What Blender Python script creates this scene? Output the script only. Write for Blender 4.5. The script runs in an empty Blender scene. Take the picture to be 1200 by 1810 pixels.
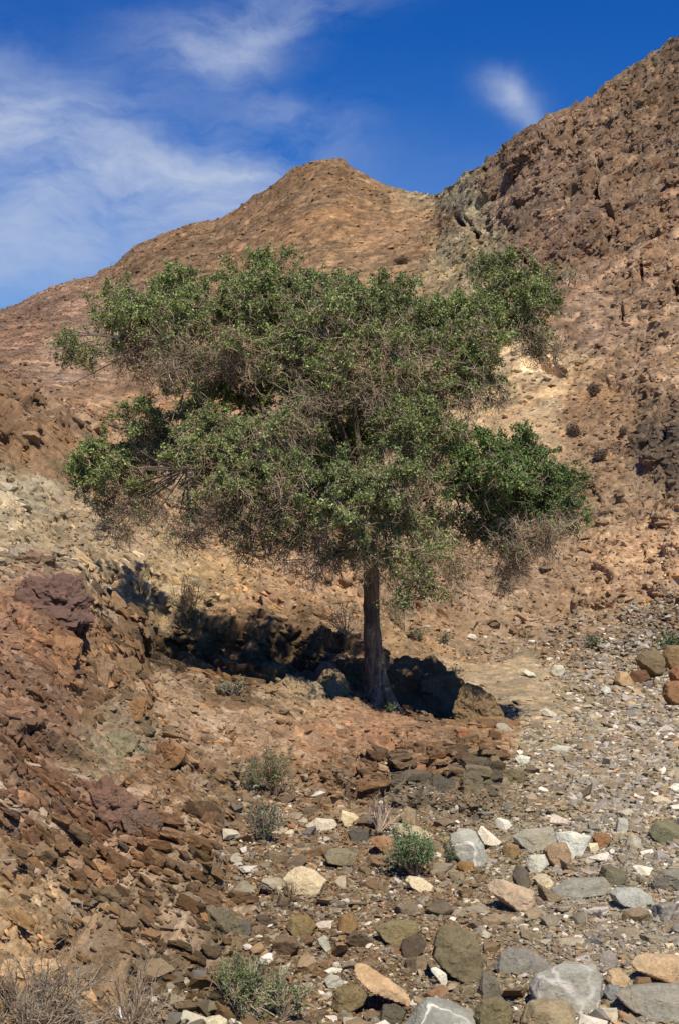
import bpy, bmesh, math, random
import numpy as np
from mathutils import Vector
rng = np.random.default_rng(7); random.seed(7)
S = bpy.context.scene
C = S.collection
R = math.radians
# ------------------------------------------------------------------ camera, world, sun, exposure
F = 2514.0; CX, CY, H0 = 600.0, 905.0, 2.4        # focal length in photograph pixels, principal point, eye height
cd = bpy.data.cameras.new('camera'); cam = bpy.data.objects.new('camera', cd); C.objects.link(cam)
cam.location = (0, 0, H0); cam.rotation_euler = (R(90), 0, 0)
cd.sensor_fit = 'VERTICAL'; cd.sensor_height = 36; cd.sensor_width = 24
cd.lens = 36*F/1810; cd.clip_start = .05; cd.clip_end = 6000
S.camera = cam
S.view_settings.view_transform = 'Standard'; S.view_settings.look = 'None'
S.view_settings.exposure = 0.0; S.view_settings.gamma = 1
SUN_EL, SUN_AZ = 59.0, 160.0      # azimuth clockwise from +Y (the view direction): behind the camera, to the right
w = bpy.data.worlds.new('World'); S.world = w; w.use_nodes = True
nt = w.node_tree; nt.nodes.clear()
def N(t, kind, **kw):
    n = t.nodes.new(kind)
    for k, v in kw.items():
        if k == 'inp':
            for a, b in v.items(): n.inputs[a].default_value = b
        else: setattr(n, k, v)
    return n
def math_(t, op, a, b=None, c=None, clamp=False):
    n = t.nodes.new('ShaderNodeMath'); n.operation = op; n.use_clamp = clamp
    for i, v in enumerate((a, b, c)):
        if v is None: continue
        if hasattr(v, 'is_output'): t.links.new(v, n.inputs[i])
        else: n.inputs[i].default_value = v
    return n.outputs[0]
def mixc(t, fac, a, b, blend='MIX'):
    n = t.nodes.new('ShaderNodeMix'); n.data_type = 'RGBA'; n.blend_type = blend
    for s, v in ((0, fac), (6, a), (7, b)):
        if hasattr(v, 'is_output'): t.links.new(v, n.inputs[s])
        else: n.inputs[s].default_value = v
    return n.outputs[2]
sky = N(nt, 'ShaderNodeTexSky', sky_type='NISHITA', sun_disc=False, sun_elevation=R(SUN_EL), sun_rotation=R(SUN_AZ),
        altitude=600, air_density=1.0, dust_density=0.3, ozone_density=4.0)
tc = N(nt, 'ShaderNodeTexCoord')
# thin high cirrus: masks round given directions, broken up by streaky noise
def dirv(x, y):
    v = Vector(((x-CX)/F, 1, (CY-y)/F)); v.normalize(); return v
def sep_dir(x, y, sx, sy, ang=0, p=1.0):
    """soft elliptical patch of cloud round the sky direction seen at (x, y)"""
    c = dirv(x, y); rt = Vector((c.y, -c.x, 0)).normalized(); up = rt.cross(c)
    a = R(ang); e1 = rt*math.cos(a)+up*math.sin(a); e2 = up*math.cos(a)-rt*math.sin(a)
    out = []
    for e, s in ((e1, sx/F), (e2, sy/F)):
        n = N(nt, 'ShaderNodeVectorMath', operation='DOT_PRODUCT'); nt.links.new(warp, n.inputs[0]); n.inputs[1].default_value = e
        off = e.dot(c)
        d = math_(nt, 'SUBTRACT', n.outputs['Value'], off); d = math_(nt, 'DIVIDE', d, s)
        out.append(math_(nt, 'MULTIPLY', d, d))
    r2 = math_(nt, 'ADD', *out)
    g = math_(nt, 'POWER', 2.718, math_(nt, 'MULTIPLY', r2, -p))
    n = N(nt, 'ShaderNodeVectorMath', operation='DOT_PRODUCT'); nt.links.new(tc.outputs['Generated'], n.inputs[0]); n.inputs[1].default_value = c
    return math_(nt, 'MULTIPLY', g, math_(nt, 'GREATER_THAN', n.outputs['Value'], 0.3))
wn = N(nt, 'ShaderNodeTexNoise', inp={'Scale': 9.0, 'Detail': 5.0, 'Roughness': .55})
nt.links.new(tc.outputs['Generated'], wn.inputs['Vector'])
wsub = N(nt, 'ShaderNodeVectorMath', operation='SUBTRACT'); nt.links.new(wn.outputs['Color'], wsub.inputs[0]); wsub.inputs[1].default_value = (.5, .5, .5)
wsc = N(nt, 'ShaderNodeVectorMath', operation='SCALE'); nt.links.new(wsub.outputs[0], wsc.inputs[0]); wsc.inputs['Scale'].default_value = .075
wadd = N(nt, 'ShaderNodeVectorMath', operation='ADD'); nt.links.new(tc.outputs['Generated'], wadd.inputs[0]); nt.links.new(wsc.outputs[0], wadd.inputs[1])
warp = wadd.outputs[0]
mp = N(nt, 'ShaderNodeMapping'); nt.links.new(warp, mp.inputs['Vector']); mp.inputs['Rotation'].default_value = (0, R(22), 0); mp.inputs['Scale'].default_value = (1, 1, 3.2)
cn = N(nt, 'ShaderNodeTexNoise', inp={'Scale': 7.0, 'Detail': 8.0, 'Roughness': .6}); nt.links.new(mp.outputs[0], cn.inputs['Vector'])
cnm = math_(nt, 'MULTIPLY_ADD', cn.outputs['Fac'], 3.4, -1.15, clamp=True)
clouds = None
for (x, y, sx, sy, an, st, tex) in [(600, 440, 1100, 150, 0, .13, .1), (50, 225, 220, 100, -12, .56, 1), (470, 30, 190, 52, 18, .66, 1), (330, 70, 130, 45, -12, .28, 1),
                                    (420, 290, 150, 75, 8, .60, 1), (60, 440, 380, 120, 10, .36, .55), (500, 185, 130, 32, -18, .28, 1),
                                    (280, 350, 330, 90, -5, .16, .7), (900, 168, 40, 30, -25, .42, .5), (925, 195, 55, 28, -35, .38, .8), (-700, 300, 700, 240, 5, .5, 1)]:
    g = sep_dir(x, y, sx, sy, an)
    tx = math_(nt, 'MULTIPLY_ADD', cnm, tex, 1-tex)
    a = math_(nt, 'MULTIPLY', math_(nt, 'MULTIPLY', g, tx), st)
    clouds = a if clouds is None else math_(nt, 'ADD', clouds, a)
clouds = math_(nt, 'MINIMUM', clouds, .85)
hs = N(nt, 'ShaderNodeHueSaturation', inp={'Saturation': 1.38, 'Hue': .512, 'Value': 1.0}); nt.links.new(sky.outputs[0], hs.inputs['Color'])
tint = mixc(nt, 1.0, hs.outputs[0], (.50, 1.03, 1.34, 1), 'MULTIPLY')
skyc = mixc(nt, clouds, tint, (6.6, 7.6, 9.6, 1))
bg = N(nt, 'ShaderNodeBackground', inp={'Strength': .078}); nt.links.new(skyc, bg.inputs[0])
wo = N(nt, 'ShaderNodeOutputWorld'); nt.links.new(bg.outputs[0], wo.inputs[0])
sl = bpy.data.lights.new('sun', 'SUN'); sl.energy = 5.0; sl.angle = R(.53); sl.color = (1, .93, .82)
so = bpy.data.objects.new('sun', sl); C.objects.link(so)
sd = Vector((math.sin(R(SUN_AZ))*math.cos(R(SUN_EL)), math.cos(R(SUN_AZ))*math.cos(R(SUN_EL)), math.sin(R(SUN_EL))))
so.rotation_euler = sd.to_track_quat('Z', 'Y').to_euler(); so.location = (20, -30, 40)

# ------------------------------------------------------------------ helpers
def lin(c):
    c = np.asarray(c, float)/255.0
    return np.where(c <= .04045, c/12.92, ((c+.055)/1.055)**2.4)
K_ALB = .97
SUNT = np.array([1.06, 1.05, 1.24])
def alb(c):
    a = lin(c); m = np.asarray(a).mean(-1, keepdims=True); return (m+(a-m)*.86)/K_ALB/SUNT
def tag(o, label=None, cat=None, group=None, kind=None):
    if label: o['label'] = label
    if cat: o['category'] = cat
    if group: o['group'] = group
    if kind: o['kind'] = kind
    return o
def mesh_np(name, V, Fc, mat=None, smooth=False, attrs=None, parent=None, link=True):
    me = bpy.data.meshes.new(name)
    V = np.ascontiguousarray(V, np.float32); Fc = np.ascontiguousarray(Fc, np.int32); k = Fc.shape[1]
    me.vertices.add(len(V)); me.vertices.foreach_set('co', V.ravel())
    me.loops.add(Fc.size); me.loops.foreach_set('vertex_index', Fc.ravel())
    me.polygons.add(len(Fc)); me.polygons.foreach_set('loop_start', np.arange(0, Fc.size, k, dtype=np.int32))
    me.polygons.foreach_set('use_smooth', np.full(len(Fc), smooth, bool))
    me.update(calc_edges=True)
    for nm, (ty, dat) in (attrs or {}).items():
        a = me.attributes.new(nm, ty, 'POINT')
        if ty == 'FLOAT_COLOR':
            d = np.ones((len(V), 4), np.float32); d[:, :3] = dat; a.data.foreach_set('color', d.ravel())
        else: a.data.foreach_set('value', np.ascontiguousarray(dat, np.float32))
    if mat: me.materials.append(mat)
    if not link: return me
    o = bpy.data.objects.new(name, me); C.objects.link(o)
    if parent: o.parent = parent
    return o
def empty(name, loc):
    o = bpy.data.objects.new(name, None); C.objects.link(o); o.location = loc; o.empty_display_size = .2; return o
u32 = np.uint32
def hsh(ix, iy, iz, seed):
    h = (ix.astype(u32)*u32(0x8da6b343)) ^ (iy.astype(u32)*u32(0xd8163841)) ^ (iz.astype(u32)*u32(0xcb1ab31f)) ^ u32((seed*0x9e3779b1) & 0xffffffff)
    h ^= h >> u32(15); h *= u32(0x2c1b3c6d); h ^= h >> u32(12); h *= u32(0x297a2d39); h ^= h >> u32(15)
    return h
def r01(h): return (h & u32(0xffffff)).astype(np.float32)*np.float32(1/16777216.)
def rehash(h, k):
    h = h*u32(747796405)+u32((k*2891336453) & 0xffffffff); h ^= h >> u32(16); h = h*u32(0x45d9f3b); h ^= h >> u32(13)
    return h
def vnoise(P, scale, seed=0):
    p = (P*scale).astype(np.float32); b = np.floor(p); f = p-b; f = f*f*(3-2*f); b = b.astype(np.int32)
    out = 0
    for i in (0, 1):
        for j in (0, 1):
            for k in (0, 1):
                wv = (f[:, 0] if i else 1-f[:, 0])*(f[:, 1] if j else 1-f[:, 1])*(f[:, 2] if k else 1-f[:, 2])
                out = out+wv*r01(hsh(b[:, 0]+i, b[:, 1]+j, b[:, 2]+k, seed))
    return out*2-1
def fbm(P, scale, oc=4, seed=0, rough=.5):
    o = 0; a = 1; t = 0
    for i in range(oc):
        o = o+a*vnoise(P, scale*2**i, seed+i*17); t += a; a *= rough
    return o/t
def voro(P, scale, seed=0, jit=.85):
    """nearest two features: F1, F2, their hashes and the offsets to them (in cell units)"""
    p = (P*scale).astype(np.float32); b = np.floor(p-.5).astype(np.int32)
    n = len(p); f1 = np.full(n, 9., np.float32); f2 = f1.copy(); h1 = np.zeros(n, u32); h2 = h1.copy(); d1 = np.zeros((n, 3), np.float32); d2 = d1.copy()
    for i in (0, 1):
        for j in (0, 1):
            for k in (0, 1):
                cx, cy, cz = b[:, 0]+i, b[:, 1]+j, b[:, 2]+k
                h = hsh(cx, cy, cz, seed)
                q = np.stack([cx+.5+jit*(r01(h)-.5), cy+.5+jit*(r01(rehash(h, 1))-.5), cz+.5+jit*(r01(rehash(h, 2))-.5)], 1).astype(np.float32)
                dv = p-q; d = np.sqrt((dv*dv).sum(1))
                m = d < f1; m2 = ~m & (d < f2)
                f2 = np.where(m, f1, np.where(m2, d, f2)); h2 = np.where(m, h1, np.where(m2, h, h2)); d2 = np.where(m[:, None], d1, np.where(m2[:, None], dv, d2))
                f1 = np.where(m, d, f1); h1 = np.where(m, h, h1); d1 = np.where(m[:, None], dv, d1)
    return f1, f2, h1, d1, h2, d2
def facet(P, scale, seed, tilt=.9, crack=.08, blend=.22):
    f1, f2, h, d, hb_, db = voro(P, scale, seed)
    def val(h, d):
        g = np.stack([r01(rehash(h, 5))-.5, r01(rehash(h, 6))-.5, r01(rehash(h, 7))-.5], 1)*2
        return (r01(rehash(h, 8))-.5)*.9+(g*d).sum(1)*tilt
    e = f2-f1; t = .5+.5*np.clip(e/blend, 0, 1); v = val(h, d)*t+val(hb_, db)*(1-t)
    return v-(1-np.clip(e/crack, 0, 1))**2*.7, h, e

# ------------------------------------------------------------------ materials
def base_mat(name):
    m = bpy.data.materials.new(name); m.use_nodes = True; t = m.node_tree; t.nodes.clear()
    o = N(t, 'ShaderNodeOutputMaterial'); b = N(t, 'ShaderNodeBsdfPrincipled'); t.links.new(b.outputs[0], o.inputs[0])
    return m, t, b, o
def noise(t, vec, scale, detail=4, rough=.6, dist=0):
    n = N(t, 'ShaderNodeTexNoise', inp={'Scale': scale, 'Detail': detail, 'Roughness': rough, 'Distortion': dist}); t.links.new(vec, n.inputs['Vector']); return n
def ramp(t, fac, lo, hi):
    n = N(t, 'ShaderNodeMapRange', inp={1: lo, 2: hi}); n.clamp = True; t.links.new(fac, n.inputs[0]); return n.outputs[0]
def attr(t, nm): return N(t, 'ShaderNodeAttribute', attribute_name=nm)
def rock_nodes(t, b, col, vec, s=1.0, vein=None, bump=.4, bumpd=.02, var=.55):
    n1 = noise(t, vec, 9*s, 6, .65); n2 = noise(t, vec, 45*s, 4, .7); n3 = noise(t, vec, 2.2*s, 4, .6, .4)
    v1 = math_(t, 'MULTIPLY_ADD', n1.outputs['Fac'], var*1.5, 1-var*.75)
    v2 = math_(t, 'MULTIPLY_ADD', n2.outputs['Fac'], var*1.5, 1-var*.75)
    v = math_(t, 'MULTIPLY', v1, v2)
    cc = N(t, 'ShaderNodeVectorMath', operation='SCALE'); t.links.new(col, cc.inputs[0]); t.links.new(v, cc.inputs['Scale'])
    c = mixc(t, ramp(t, n3.outputs['Fac'], .5, .72), cc.outputs[0], (1.08, .96, .86, 1), 'MULTIPLY')
    c = mixc(t, ramp(t, n1.outputs['Fac'], .58, .78), c, (.86, .88, .92, 1), 'MULTIPLY')
    if vein is not None:
        vm = N(t, 'ShaderNodeMapping', vector_type='POINT'); vm.inputs['Rotation'].default_value = (0, R(-52), 0); vm.inputs['Scale'].default_value = (.32, 1, 1.5); t.links.new(vec, vm.inputs[0]); nd = noise(t, vm.outputs[0], 3.4*s, 5, .55, .3)
        a = math_(t, 'ABSOLUTE', math_(t, 'SUBTRACT', nd.outputs['Fac'], .5))
        line = math_(t, 'SUBTRACT', 1.0, ramp(t, a, .004, .02)); line = math_(t, 'MULTIPLY', line, ramp(t, n3.outputs['Fac'], .44, .56))
        line = math_(t, 'MULTIPLY', line, vein)
        c = mixc(t, line, c, (.50, .40, .28, 1))
    t.links.new(c, b.inputs['Base Color']); b.inputs['Roughness'].default_value = .95
    b.inputs['Specular IOR Level'].default_value = .2
    bm = N(t, 'ShaderNodeBump', inp={'Strength': bump, 'Distance': bumpd}); hgt = math_(t, 'MULTIPLY_ADD', n2.outputs['Fac'], .35, n1.outputs['Fac'])
    t.links.new(hgt, bm.inputs['Height']); t.links.new(bm.outputs[0], b.inputs['Normal'])
def terrain_mat():
    m, t, b, o = base_mat('weathered_rock_ground')
    g = N(t, 'ShaderNodeNewGeometry'); k = attr(t, 'lod')         # texture size grows with the size of the rock mass
    vs = N(t, 'ShaderNodeVectorMath', operation='SCALE'); t.links.new(g.outputs['Position'], vs.inputs[0]); t.links.new(k.outputs['Fac'], vs.inputs['Scale'])
    rock_nodes(t, b, attr(t, 'col').outputs['Color'], g.outputs['Position'], .8, attr(t, 'vein').outputs['Fac'], .6, .05, .5)
    return m
def stone_mat(name, src, vein=0, s=1.6, var=.35):
    m, t, b, o = base_mat(name)
    if src == 'attr': col = attr(t, 'col').outputs['Color']; vec = N(t, 'ShaderNodeNewGeometry').outputs['Position']
    else:
        oi = N(t, 'ShaderNodeObjectInfo'); col = oi.outputs['Color']
        tcn = N(t, 'ShaderNodeNewGeometry'); vec = tcn.outputs['Position']
    rock_nodes(t, b, col, vec, s, None, .5, .012, var)
    if vein:
        src_c = b.inputs['Base Color'].links[0].from_socket
        nd = noise(t, vec, 2.6, 3, .45, .25); a = math_(t, 'ABSOLUTE', math_(t, 'SUBTRACT', nd.outputs['Fac'], .5))
        l = math_(t, 'SUBTRACT', 1.0, ramp(t, a, .004, .016)); n4 = noise(t, vec, 2.0, 2); l = math_(t, 'MULTIPLY', l, ramp(t, n4.outputs['Fac'], .40, .58))
        c = mixc(t, math_(t, 'MULTIPLY', l, vein), src_c, (.72, .66, .56, 1)); t.links.new(c, b.inputs['Base Color'])
    return m
def leaf_mat(name, tr=.25):
    m, t, b, o = base_mat(name); a = attr(t, 'col')
    t.links.new(a.outputs['Color'], b.inputs['Base Color']); b.inputs['Roughness'].default_value = .55; b.inputs['Specular IOR Level'].default_value = .35
    tl = N(t, 'ShaderNodeBsdfTranslucent'); cc = mixc(t, 1, a.outputs['Color'], (1.3, 1.5, .6, 1), 'MULTIPLY'); t.links.new(cc, tl.inputs[0])
    mx = N(t, 'ShaderNodeMixShader', inp={0: tr}); t.links.new(b.outputs[0], mx.inputs[1]); t.links.new(tl.outputs[0], mx.inputs[2]); t.links.new(mx.outputs[0], o.inputs[0])
    return m
def bark_mat(name, c1, c2, s=1):
    m, t, b, o = base_mat(name); g = N(t, 'ShaderNodeTexCoord'); mpn = N(t, 'ShaderNodeMapping', inp={'Scale': (14*s, 14*s, 3*s)}); t.links.new(g.outputs['Object'], mpn.inputs[0])
    n1 = noise(t, mpn.outputs[0], 1.4, 6, .65, .8)
    c = mixc(t, ramp(t, n1.outputs['Fac'], .35, .65), (*c1, 1), (*c2, 1)); t.links.new(c, b.inputs['Base Color']); b.inputs['Roughness'].default_value = .9
    bm = N(t, 'ShaderNodeBump', inp={'Strength': 1.0, 'Distance': .03}); t.links.new(n1.outputs['Fac'], bm.inputs['Height']); t.links.new(bm.outputs[0], b.inputs['Normal'])
    return m
M_TER = terrain_mat(); M_GRAV = stone_mat('loose_stones', 'attr', 0, 1.6, .5); M_STONE = stone_mat('dry_stone', 'obj', 0, 1.6, .85); M_BED = stone_mat('jointed_bedrock', 'attr', 0, 1.3, .95); M_VEIN = stone_mat('veined_grey_stone', 'obj', 1, 1.6, .6)
M_LEAF = leaf_mat('green_leaves', .08); M_TWIG = leaf_mat('dry_twigs', .0); M_BARK = bark_mat('grey_brown_bark', (.06, .042, .03), (.32, .235, .155))

# ------------------------------------------------------------------ terrain: the wadi bed, the banks and the hills as one sheet
def ct(*p): return np.array(p, float)
def flat(y): return 6034./(y-905)
# every row: a level line of the land, given where it is seen: x, y (photo pixels) and distance (m)
CT = [
 (ct((-1500,2300,3.2),(0,2300,3.6),(400,2300,4.2),(600,2300,4.33),(2600,2300,4.33)), 0),
 (ct((-1500,1810,4.2),(0,1810,5.2),(200,1810,5.9),(420,1810,6.55),(560,1810,6.67),(2600,1810,6.67)), 150),
 (ct((-1500,1600,5.0),(0,1600,6.5),(200,1600,7.6),(380,1600,8.5),(560,1600,8.68),(2600,1600,8.68)), 190),
 (ct((-1500,1450,6.0),(0,1450,7.6),(200,1450,9.3),(390,1450,10.8),(560,1450,11.05),(2600,1450,11.07)), 180),
 (ct((-1500,1250,7.4),(0,1300,9.2),(200,1320,10.8),(400,1340,12.0),(560,1370,12.4),(700,1400,12.0),(900,1390,12.35),(960,1370,13),(2600,1370,13)), 190),
 (ct((-1500,800,12),(-200,970,13),(0,1000,13),(60,1008,13.1),(130,1020,13.4),(170,1070,13.8),(200,1100,14),(235,1120,14.3),(260,1165,14.6),(330,1185,15),(400,1207,15.5),
     (500,1217,16),(600,1240,16.5),(700,1262,16.5),(800,1285,15.8),(880,1302,15.2),(930,1290,15.7),(1000,1280,16.1),(2600,1280,16.1)), 260),
 (ct((-1500,790,16),(0,992,17.5),(130,1010,19),(200,1090,19.7),(240,1112,20.0),(260,1158,20.0),(400,1199,19.9),(600,1233,19.1),(700,1254,18.7),(800,1277,18),(880,1296,16.2),(930,1284,16.05),(1000,1274,16.5),(2600,1270,16.7)), 22),
 (ct((-1500,760,17.5),(0,950,18.5),(130,985,20),(200,1060,20.4),(260,1110,20.6),(400,1130,20.9),(600,1165,20.8),(700,1190,20.4),(800,1200,20.8),(900,1190,21.2),(1000,1180,22.2),(1200,1190,21.2),(2600,1190,21.2)), 120),
 (ct((-1500,700,18),(0,900,19.8),(130,945,21.2),(260,1010,21.8),(400,1040,22.2),(600,1080,22.8),(700,1110,24.3),(800,1120,26.3),(900,1112,28),(1000,1100,29),(1120,1110,27),(1200,1110,26),(2600,1090,26)), 110),
 (ct((-1500,560,20),(0,830,21.8),(130,870,23.5),(260,900,24.8),(400,920,26.5),(600,920,29.5),(800,910,34),(1000,900,36),(1120,900,34),(1200,870,33),(2600,700,33)), 120),
 (ct((-1500,350,24),(0,678,27),(60,690,28),(120,715,29.5),(200,760,32),(300,800,33.5),(450,820,35),(600,800,38),(850,750,43),(1000,700,45),(1120,720,42),(1200,690,40),(2600,400,42)), 110),
 (ct((-1500,344,50),(0,672,52),(60,684,50),(120,709,47),(200,754,43),(300,794,39),(450,814,37),(600,794,39),(850,744,44),(1000,694,46),(1120,700,43.5),(1200,684,41),(2600,390,43)), 14),
 (ct((-1500,500,80),(0,600,70),(200,560,74),(400,520,74),(600,500,72),(720,480,70),(860,500,61),(1000,500,56),(1200,500,52),(2600,200,52)), 160),
 (ct((-1500,760,110),(-300,610,108),(0,546,104),(30,538,104),(60,521,104),(110,500,103),(160,488,102),(200,468,102),(240,435,101),(300,408,100),(345,394,99),(380,388,99),(415,372,98),(450,345,97),(490,322,96),(515,298,96),
     (560,283,95),(605,279,95),(618,292,95),(655,314,94),(700,333,92),(745,341,91),(768,345,88),(800,325,82),(820,305,79),(850,292,76),(885,264,74),(900,252,72),(930,222,71),(960,200,70),(1000,187,70),(1040,170,69),(1080,142,68),(1110,120,68),(1140,102,67),(1165,80,67),(1200,54,66),(1400,-60,64),(2600,-500,60)), 150),
]
def row_of(c, xs): return np.interp(xs, c[:, 0], c[:, 1]), np.interp(xs, c[:, 0], c[:, 2])
stp = 1.75
inx = np.arange(-45, 1246, stp)
gl = [-45-stp]; s_ = stp
while gl[-1] > -1500: s_ *= 1.06; gl.append(gl[-1]-s_)
gr = [inx[-1]+stp]; s_ = stp
while gr[-1] < 2600: s_ *= 1.055; gr.append(gr[-1]+s_)
XS = np.array(gl[::-1]+list(inx)+gr)
yk = []; dk = []; nk = []
for c, n in CT:
    a, b_ = row_of(c, XS); yk.append(a); dk.append(b_); nk.append(n)
zk = [H0-(y-CY)/F*d for y, d in zip(yk, dk)]
# the far side of the ridges, falling away
for dd, dz in ((2.5, .6), (10, 6), (30, 22)):
    d = dk[-1]*1.0 if len(dk) == len(CT) else dref
    if len(dk) == len(CT): dref = dk[-1].copy(); zref = zk[-1].copy()
    dk.append(dref+dd); zk.append(zref-dz); nk.append(8)
PX = [np.concatenate([[0], np.cumsum(nk[1:])])][0]
dk = np.array(dk); zk = np.array(zk)
tt = np.arange(PX[-1]+1)
Dg = np.empty((len(tt), len(XS))); Zg = Dg.copy()
for j in range(len(XS)):
    Dg[:, j] = np.exp(np.interp(tt, PX, np.log(dk[:, j]))) ; 
    y = np.interp(tt, PX, CY+(H0-zk[:, j])*F/dk[:, j]); Zg[:, j] = H0-(y-CY)/F*Dg[:, j]
# soften the folds of the construction a little (along the rows' direction), away from the crests
def smooth_rows(A, lo, hi, n):
    for _ in range(n):
        B = A.copy(); B[lo+1:hi-1] = (A[lo:hi-2]+2*A[lo+1:hi-1]+A[lo+2:hi])/4; A = B
    return A
crest = int(PX[5])
for (lo, hi) in ((0, crest-3), (int(PX[6])+3, int(PX[10])-2), (int(PX[11])+2, int(PX[13])-1)):
    Dg = smooth_rows(Dg, lo, hi, 120); Zg = smooth_rows(Zg, lo, hi, 120)
NR, NC = Dg.shape
Xg = (XS[None, :]-CX)/F*Dg
P = np.stack([Xg, Dg, Zg], -1).astype(np.float32)
def gnormal(P):
    du = np.empty_like(P); dv = np.empty_like(P)
    du[:, 1:-1] = P[:, 2:]-P[:, :-2]; du[:, 0] = P[:, 1]-P[:, 0]; du[:, -1] = P[:, -1]-P[:, -2]
    dv[1:-1] = P[2:]-P[:-2]; dv[0] = P[1]-P[0]; dv[-1] = P[-1]-P[-2]
    n = np.cross(du, dv); n /= np.linalg.norm(n, axis=-1, keepdims=True)+1e-9
    return n
# land cover where it is seen: x, y, colour, loose gravel 0..1, blockiness 0..1, pale veins 0..1
Z = [
 (300,450,140,108,80,0,.45,.1),(600,350,142,108,76,0,.3,.1),(700,430,152,116,84,0,.3,.1),(500,400,140,106,76,0,.35,.1),(60,600,148,112,92,0,.45,.1),(110,650,158,126,108,0,.35,.1),(760,400,150,116,84,0,.4,.2),
 (785,350,152,138,112,0,.6,.2),(815,440,148,132,104,0,.9,.3),
 (900,350,118,96,80,0,1.1,.3),(1100,300,122,98,78,0,1.1,.2),(1150,150,114,92,72,0,.9,.1),(980,250,114,92,76,0,1.2,.3),(1050,550,140,112,90,0,.5,.2),(1150,480,130,104,82,0,.9,.3),(1000,430,126,100,82,0,1.,.2),(1180,600,146,118,92,.1,.7,.3),
 (930,640,192,162,126,0,.5,.2),(960,700,176,146,112,0,.4,.4),(1050,730,146,112,82,.3,.5,.1),(1160,800,96,80,68,.1,1.1,0),(1080,870,142,112,84,.1,.8,.3),(1160,980,186,146,110,0,.9,.7),(1080,990,168,130,96,0,.8,.6),(950,1020,150,120,94,0,.85,.5),
 (1000,1130,150,120,92,.3,.5,.2),(1170,1090,122,100,80,.7,.6,0),(870,1130,148,120,92,.2,.6,.3),(800,1060,144,112,86,0,.85,.5),
 (880,1200,168,144,116,.08,.05,0),(960,1240,174,152,124,.1,.05,0),(1000,1270,170,150,124,.2,.05,0),(920,1190,168,146,118,.06,.05,0),(1050,1220,158,136,110,.8,.2,0),(1150,1180,150,126,98,.9,.6,0),(1170,1240,160,142,120,1,.2,0),
 (1045,1285,168,150,126,.4,.05,0),(960,1305,164,146,122,.35,.05,0),(1050,1330,158,140,118,1,.1,0),(950,1360,150,132,108,1,.15,0),(1180,1400,156,140,118,1,.1,0),(1100,1500,148,134,114,1,.15,0),(1000,1640,146,130,110,1,.12,0),(1180,1650,150,136,116,1,.12,0),(900,1500,140,122,98,1,.12,0),(1050,1780,140,128,110,1,.15,0),(800,1780,120,102,80,1,.15,0),
 (700,1620,124,98,72,1,.1,0),(560,1500,128,102,76,1,.12,0),(480,1420,140,110,80,.8,.1,0),(600,1720,122,98,74,1,.12,0),(500,1600,118,94,70,1,.15,0),(460,1560,116,92,68,.9,.3,0),(760,1470,124,100,76,1,.2,0),(860,1580,130,108,82,1,.1,0),
 (650,1300,146,108,80,0,.55,.3),(560,1290,148,108,76,0,.5,.5),(520,1240,150,126,98,0,.7,.6),(740,1340,134,100,74,0,.7,.2),(750,1400,104,90,74,.2,1.,.3),(850,1380,106,94,76,.1,1.2,.2),(860,1320,134,100,70,0,.8,.1),(620,1380,130,100,74,.2,.9,.3),
 (100,1070,106,80,72,0,.9,.2),(10,1080,142,106,84,0,.8,.1),(110,1150,144,106,80,0,.9,.2),(200,1170,140,108,80,0,1.,.3),(80,1250,126,94,74,0,.9,.3),(210,1320,128,112,88,0,.6,.5),(340,1230,140,112,84,0,.7,.7),(380,1290,140,108,80,0,.6,.8),(300,1380,130,102,76,0,.9,.5),
 (150,1420,122,92,76,0,.9,.5),(60,1400,132,100,78,0,.8,.9),(330,1480,124,96,72,0,.9,1.),(230,1480,116,86,66,0,.9,.9),(380,1420,120,100,76,0,.8,.5),(60,1520,122,98,74,0,.9,.9),(180,1580,122,96,72,0,.9,.9),(300,1620,116,94,72,0,.9,.7),(40,1620,160,132,98,0,.7,.3),(50,1720,166,134,98,0,.7,.2),(160,1700,120,102,80,0,.9,.3),(380,1680,106,90,70,.2,.9,.3),(340,1770,104,88,68,.4,.7,.1),(420,1600,112,92,70,.3,.8,.4),
 (20,900,172,154,130,0,.9,.6),(70,950,156,138,114,0,.7,.9),(150,960,158,136,110,0,.9,.7),(200,1010,158,134,108,0,.9,.7),(300,1040,166,138,102,0,.8,.8),(400,1020,162,128,88,0,.7,.5),(480,1060,154,122,94,0,.9,.6),(560,1050,152,120,92,0,.85,.6),(600,980,156,126,98,0,.8,.6),
 (60,780,134,102,74,0,.8,.1),(20,720,120,92,70,.1,.8,0),(150,720,150,116,88,0,.4,.3),(200,850,148,114,82,0,.5,.3),(400,900,152,122,94,0,.75,.5),(700,960,154,124,96,0,.7,.5),(750,1120,150,116,82,.2,.6,.2),(350,700,150,114,84,0,.4,.2),(600,650,146,110,80,0,.4,.2),
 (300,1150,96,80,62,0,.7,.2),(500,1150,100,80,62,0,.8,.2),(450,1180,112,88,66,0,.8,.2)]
Z = np.array(Z, float)
zc = alb(Z[:, 2:5])
hill = (Z[:, 1] < 620) & (Z[:, 0] < 780); zc[hill] *= .78; crag_ = (Z[:, 1] < 620) & (Z[:, 0] > 860); zc[crag_] *= np.array([1.18, 1.15, 1.18])
bank_ = (Z[:, 1] > 840) & (Z[:, 1] < 1100) & (Z[:, 0] < 720); zc[bank_] *= 1.07
outc = (Z[:, 1] > 1040) & (Z[:, 0] < 700); zc[outc] *= .90*np.array([1.05, .97, .90]); zv = np.concatenate([zc, Z[:, 5:8]], 1)
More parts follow.
